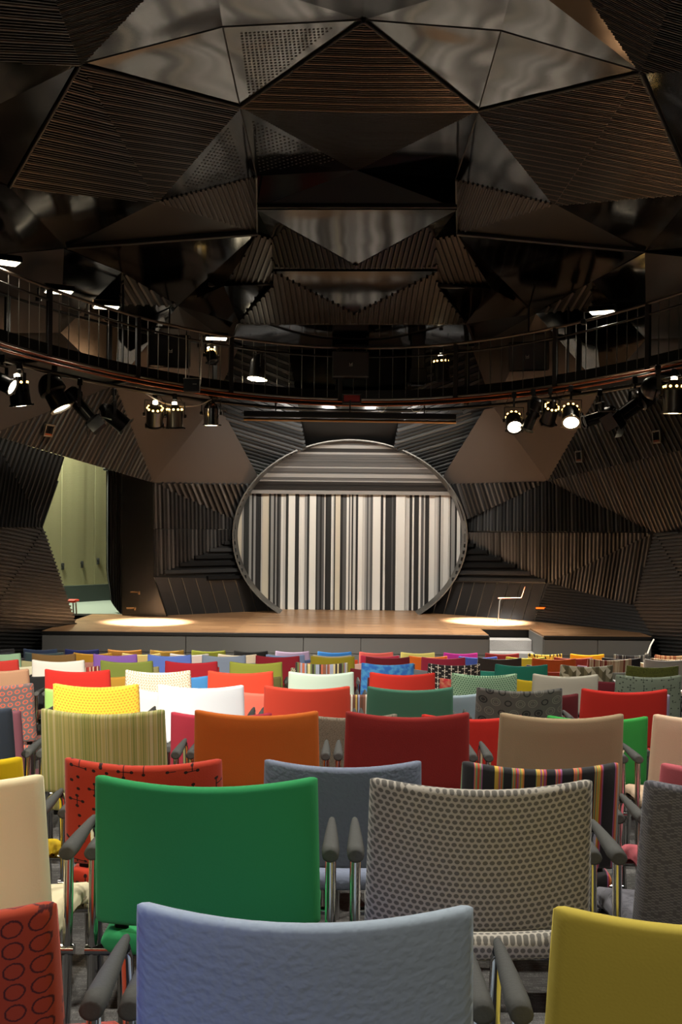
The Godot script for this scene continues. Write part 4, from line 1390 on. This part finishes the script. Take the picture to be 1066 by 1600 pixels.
	can("short black downlight with pale lens under the ribbed ceiling near its corner", p, Vector3(0.03, -1, 0.0), 0.16, 0.06, M.black, {"lit": 24.0, "angle": 68, "hang": 0.22, "color": Color(1.0, 0.96, 0.90), "dim": true})
	p = at(1060, 30, 8.8)
	can("short black downlight at the picture edge beside the ceiling's ribbed panel", p, Vector3(-0.03, -1, 0.0), 0.16, 0.06, M.black, {"lit": 24.0, "angle": 68, "hang": 0.22, "color": Color(1.0, 0.96, 0.90), "dim": true})
	# unseen lamps behind the viewer, placed to light the chair backs
	for h in [[-3.4, 3.2, Vector3(-2.0, 0.2, -8.2), 215.0, 14.0, Color(1.0, 0.96, 0.90), "unseen lamp behind the seats placed to light the paler chairs"],
			[-4.4, 2.2, Vector3(-0.60, 0.62, -1.6), 13.0, 6.0, Color(0.22, 0.45, 1.0), "unseen bluish lamp behind the seats placed to light the pale blue chair"],
			[-2.6, 3.0, Vector3(-1.1, 0.6, -2.3), 17.0, 6.5, Color(1.0, 0.90, 0.74), "unseen warm lamp behind the seats placed to light the cream wool chair"],
			[0.3, 3.6, Vector3(0.2, 0.3, -3.0), 8.3, 36.0, Color(1.0, 0.96, 0.90), "unseen warm lamp behind the seats placed to light the rows of chairs"]]:
		p = Vector3(h[0], 4.6, h[1])
		can(h[6], p, aimed(p, h[2]), 0.34, 0.12, M.black_metal, {"lit": h[3], "angle": h[4], "color": h[5], "hang": 2.1})
	for h in [[-1.7, -2.9, "unseen ceiling downlight placed to light the nearest rows above the kelly green chair"], [1.7, -2.9, "unseen ceiling downlight placed to light the nearest rows above the grey dotted chair"],
			[-1.9, -6.0, "unseen ceiling downlight placed to light the sixth row above the golden yellow chair"], [1.9, -6.0, "unseen ceiling downlight placed to light the sixth row above the signal red chair"]]:
		p = Vector3(h[0], 4.55, h[1])  # downlights out of view, placed to brighten the chair tops
		can(h[2], p, Vector3(0, -1, 0.001), 0.20, 0.08, M.black, {"lit": 10.0, "angle": 66, "hang": 1.2, "color": Color(1.0, 0.98, 0.94)})
	# tube lamp out of view, placed to light the backstage wall
	var bl := thing("unseen_tube_lamp", "unseen tube lamp placed to light the backstage wall behind the side door", "lamp", Vector3(-6.1, 4.1, -21.6))
	block(bl, "case", Vector3(1.5, 0.08, 0.16), Vector3(0, 0.08, 0), M.white_trim, 0.01)
	bar(bl, "tube", [Vector3(-0.7, 0, 0), Vector3(0.7, 0, 0)], 0.025, glow(Color(0.95, 1.0, 0.92), 3.0))
	bar(bl, "chain", [Vector3(-0.6, 0.1, 0), Vector3(-0.6, 2.6, 0)], 0.008, M.black, 5)
	bar(bl, "chain", [Vector3(0.6, 0.1, 0), Vector3(0.6, 2.6, 0)], 0.008, M.black, 5)
	var L := SpotLight3D.new()
	L.name = "unseen_tube_light"
	bl.add_child(L)
	L.position = Vector3(0, -0.12, 0)
	L.look_at_from_position(bl.position + L.position, Vector3(-5.9, 0.4, -22.9))
	L.spot_angle = 78
	L.spot_angle_attenuation = 0.6
	lamp_settings(L, 45.0, Color(0.98, 1.0, 0.88), 0.15)

func rail_lamps() -> void:
	for r in [[6, 410, -0.92, "at the picture edge over the side door"], [92, 456, -0.70, "second along from the picture edge"], [166, 480, -0.57, "third along, above the grey wall panel"], [338, 529, -0.28, "above the large loudspeaker"], [942, 488, 0.665, "alone over the dark profile lamps"]]:
		var base := at(r[0], r[1], 1.0) - Vector3(0, EYE, 0)
		# where that line of sight meets the ring's rail height
		var d: float = (3.17) / base.y
		var p := Vector3(0, EYE, 0) + base * d
		var o := thing("rail_lamp", "hooded black work lamp on the catwalk handrail, " + r[3], "lamp", p, "hooded lamps on the catwalk rail")
		var yaw := Basis(Vector3.UP, -float(r[2]) * 0.6)
		var st := begin()
		# shallow hood: a half barrel, open below
		var n := 10
		for k in n:
			var a0 := PI * k / n
			var a1 := PI * (k + 1) / n
			for s in [[0.0, 1.0]]:
				var q := []
				var nn := []
				for c in [[a0, -0.19], [a1, -0.19], [a1, 0.19], [a0, 0.19]]:
					var v := Vector3(c[1], sin(c[0]) * 0.10, cos(c[0]) * 0.13)
					q.append(yaw * v)
					nn.append(yaw * Vector3(0, sin(c[0]), cos(c[0])))
				smooth_quad(st, q, nn, [Vector2.ZERO, Vector2.ZERO, Vector2.ZERO, Vector2.ZERO])
		for s in [-0.19, 0.19]:
			for k in n:
				var a0 := PI * k / n
				var a1 := PI * (k + 1) / n
				tri(st, yaw * Vector3(s, 0, 0), yaw * Vector3(s, sin(a0) * 0.10, cos(a0) * 0.13), yaw * Vector3(s, sin(a1) * 0.10, cos(a1) * 0.13), yaw * Vector3(s, 0, 0), yaw * Vector3(s, 0, 0), yaw * Vector3(s, 0, 0))
		made(o, "hood", st, M.black_metal)
		block(o, "diffuser", Vector3(0.34, 0.014, 0.22), Vector3(0, -0.004, 0), M.lamp_soft, 0.004, yaw)
		bar(o, "bracket", [yaw * Vector3(-0.19, 0.03, 0), yaw * Vector3(-0.27, 0.02, 0), yaw * Vector3(-0.27, -0.12, 0)], 0.018, M.black, 6)
		block(o, "clamp", Vector3(0.08, 0.08, 0.08), yaw * Vector3(-0.27, -0.12, 0), M.black_metal, 0.01, yaw)
		var L := SpotLight3D.new()
		L.name = "lamp_light"
		o.add_child(L)
		L.position = Vector3(0, -0.03, 0)
		L.rotation.x = -PI / 2
		L.spot_angle = 75
		L.spot_angle_attenuation = 0.8
		lamp_settings(L, 3.0, Color(1.0, 0.95, 0.86), 0.1)

func speaker(label: String, px: float, py: float, d: float, w: float, h: float, yaw: float, pitch: float) -> void:
	var turn := Basis(Vector3.UP, yaw) * Basis(Vector3.RIGHT, pitch)
	var o := thing("loudspeaker", label, "loudspeaker", at(px, py, d))
	block(o, "cabinet", Vector3(w, h, 0.42), turn * Vector3(0, 0, -0.22), M.black, 0.02, turn)
	block(o, "grille", Vector3(w - 0.03, h - 0.03, 0.02), turn * Vector3(0, 0, 0.0), mat(Color(0.13, 0.13, 0.13), 0.55, 0.3), 0.008, turn)
	var badge := block(o, "badge", Vector3(0.065, 0.065, 0.006), turn * Vector3(0, 0.0, 0.012), M.black_metal, 0.001, turn)
	var mark := begin()     # a pale angular mark in a small square frame
	for e in [[Vector2(-0.018, 0.022), Vector2(-0.018, -0.012)], [Vector2(-0.018, 0.0), Vector2(-0.004, -0.014)], [Vector2(-0.004, -0.014), Vector2(0.006, 0.006)], [Vector2(0.006, 0.006), Vector2(0.012, -0.014)], [Vector2(0.012, -0.014), Vector2(0.024, 0.016)], [Vector2(-0.026, -0.028), Vector2(0.028, -0.028)], [Vector2(0.028, -0.028), Vector2(0.028, 0.026)]]:
		var a := Vector3(e[0].x, e[0].y, 0.017)
		var b := Vector3(e[1].x, e[1].y, 0.017)
		tube(mark, [turn * a, turn * b], 0.0035, 5)
	made(badge, "mark", mark, M.white_trim)
	bar(o, "bracket", [turn * Vector3(-w * 0.42, h / 2, -0.2), turn * Vector3(-w * 0.42, h / 2 + 0.12, -0.2), turn * Vector3(w * 0.42, h / 2 + 0.12, -0.2), turn * Vector3(w * 0.42, h / 2, -0.2)], 0.016, M.black, 6)
	bar(o, "hanging_rod", [turn * Vector3(0, h / 2 + 0.12, -0.2), turn * Vector3(0, h / 2 + 0.12, -0.2) + Vector3(0, 0.7, 0)], 0.014, M.black, 6)

func fittings() -> void:
	speaker("large black loudspeaker with tiny pale badge behind the catwalk railing, nearest the side door", 266, 548, 17.9, 0.66, 0.52, 0.25, 0.10)
	speaker("squarish dark loudspeaker with tiny pale badge on the catwalk above the red box", 548, 569, 18.85, 0.62, 0.44, 0.0, 0.06)
	speaker("dark loudspeaker tilted down behind the catwalk railing over the brightest stage lamps", 824, 557, 17.6, 0.60, 0.46, -0.28, 0.16)
	var o := thing("red_box", "small dull red box in a black frame at the middle of the catwalk edge", "box", at(550, 623, 18.82))
	block(o, "face", Vector3(0.28, 0.125, 0.05), Vector3.ZERO, mat(Color(0.42, 0.07, 0.08), 0.5), 0.006)
	for s in [-1.0, 1.0]:
		block(o, "frame", Vector3(0.32, 0.02, 0.07), Vector3(0, s * 0.072, 0), M.black, 0.003)
		block(o, "frame", Vector3(0.02, 0.125, 0.07), Vector3(s * 0.15, 0, 0), M.black, 0.003)
	o = thing("control_box", "small grey electrical box with cables tied to the catwalk between two lamps", "box", at(300, 603, 16.9))
	block(o, "case", Vector3(0.24, 0.20, 0.14), Vector3.ZERO, M.black_metal, 0.012)
	block(o, "nameplate", Vector3(0.06, 0.014, 0.004), Vector3(0.05, 0.02, 0.071), M.alu, 0.001)
	block(o, "lid", Vector3(0.25, 0.012, 0.15), Vector3(0, 0.105, 0), M.alu, 0.003)
	o = thing("black_case", "tall black case standing on the catwalk beside the vented lamp", "case", at(653, 574, 19.35))
	block(o, "body", Vector3(0.24, 0.62, 0.24), Vector3(0, 0.0, 0), M.black, 0.015)
	block(o, "base", Vector3(0.30, 0.26, 0.28), Vector3(0, -0.16, 0), M.black, 0.015)
	bar(o, "strap", [Vector3(-0.12, 0.3, 0.0), Vector3(-0.10, 0.50, 0), Vector3(0.10, 0.50, 0), Vector3(0.12, 0.3, 0)], 0.012, M.black, 5)
	# cables
	var cab := [
		["pale cable looping from the small grey box to the polished silver lamp", [P(213, 604, 16.6), P(240, 622, 16.8), P(270, 634, 17.0), P(305, 634, 17.2), P(322, 628, 17.5), P(330, 624, 17.6)], 0.012],
		["white cable hanging down the catwalk railing above the small grey box", [P(315, 525, 17.2), P(315, 560, 17.1), P(313, 600, 17.0), P(308, 604, 16.95)], 0.012],
		["thin white cord beside the white cable above the small grey box", [P(291, 524, 17.0), P(291, 560, 16.95), P(290, 596, 16.9)], 0.007],
		["thin cable loop sagging under the catwalk beneath the tall black case", [P(588, 637, 18.7), P(592, 643, 18.7), P(598, 644, 18.7), P(606, 634, 18.7)], 0.006],
		["second thin cable loop sagging under the catwalk beyond the tall black case", [P(640, 634, 18.7), P(646, 643, 18.7), P(655, 643, 18.7), P(664, 633, 18.7)], 0.006],
	]
	for c in cab:
		var t := thing("cable", c[0], "cable")
		var curve := Curve3D.new()
		for q in c[1]:
			curve.add_point(v3(q))
		for k in curve.point_count:
			var a := curve.get_point_position(maxi(k - 1, 0))
			var b := curve.get_point_position(mini(k + 1, curve.point_count - 1))
			curve.set_point_in(k, (a - b) / 6.0)
			curve.set_point_out(k, (b - a) / 6.0)
		var line := []
		for k in 25:
			line.append(curve.sample_baked(curve.get_baked_length() * k / 24.0))
		bar(t, "lead", line, c[2], M.white_trim, 6)
	# vents in the ribbed walls
	for v in [[72, 671, "small square wall vent in the ribbed panel under the round backed lamp", LX, LK, LB], [910, 713, "square wall vent with a copper coloured sill, nearer the stage opening", RB, RK, P(1200, 672, 14.5)], [1032, 682, "square wall vent with a copper coloured sill, nearer the picture edge", RB, RK, P(1200, 672, 14.5)]]:
		var pl := Plane(v3(v[3]), v3(v[4]), v3(v[5]))
		if pl.distance_to(INSIDE) < 0.0:
			pl = -pl
		var c := on_plane(v[0], v[1], pl) + pl.normal * 0.05
		var e1 := side_of(pl.normal)
		if e1.x < 0:
			e1 = -e1
		var e2 := pl.normal.cross(e1)
		var turn := Basis(e1, e2, pl.normal)
		var t := thing("wall_vent", v[2], "vent", c)
		for s in [-1.0, 1.0]:
			block(t, "frame", Vector3(0.20, 0.025, 0.05), turn * Vector3(0, s * 0.085, 0), M.alu, 0.004, turn)
			block(t, "frame", Vector3(0.025, 0.17, 0.05), turn * Vector3(s * 0.0875, 0, 0), M.alu, 0.004, turn)
		block(t, "throat", Vector3(0.16, 0.15, 0.01), turn * Vector3(0, 0, -0.015), M.black, 0.002, turn)
		block(t, "sill", Vector3(0.15, 0.03, 0.05), turn * Vector3(0, -0.06, 0.0), M.copper, 0.004, turn)
		for k in 3:
			block(t, "fin", Vector3(0.012, 0.14, 0.02), turn * Vector3(-0.04 + 0.04 * k, 0.01, 0.0), M.black_metal, 0.002, turn)

# ----------------------------------------------------------------
func _ready() -> void:
	rng.seed = 11
	var cam := Camera3D.new()
	cam.name = "camera"
	add_child(cam)
	cam.projection = Camera3D.PROJECTION_FRUSTUM
	cam.near = 0.05
	cam.far = 100.0
	cam.size = 0.05 * 1600.0 / F
	cam.frustum_offset = Vector2(-7.0, 28.0) * 0.05 / F
	cam.position = Vector3(0, EYE, 0)
	cam.rotation = Vector3(0, 0, ROLL)
	cam.current = true
	var we := WorldEnvironment.new()
	we.name = "environment"
	var env := Environment.new()
	env.background_mode = Environment.BG_COLOR
	env.background_color = Color.BLACK
	env.tonemap_mode = Environment.TONE_MAPPER_LINEAR
	env.tonemap_exposure = 1.0
	env.sdfgi_enabled = true
	env.ssao_enabled = true
	env.ssil_enabled = true
	we.environment = env
	add_child(we)

	materials()
	shell()
	floors()
	ceiling()
	wall_left()
	wall_right()
	wall_stage()
	opening()
	stage()
	backdrop()
	catwalk()
	chairs()
	hung_lamps()
	rail_lamps()
	fittings()
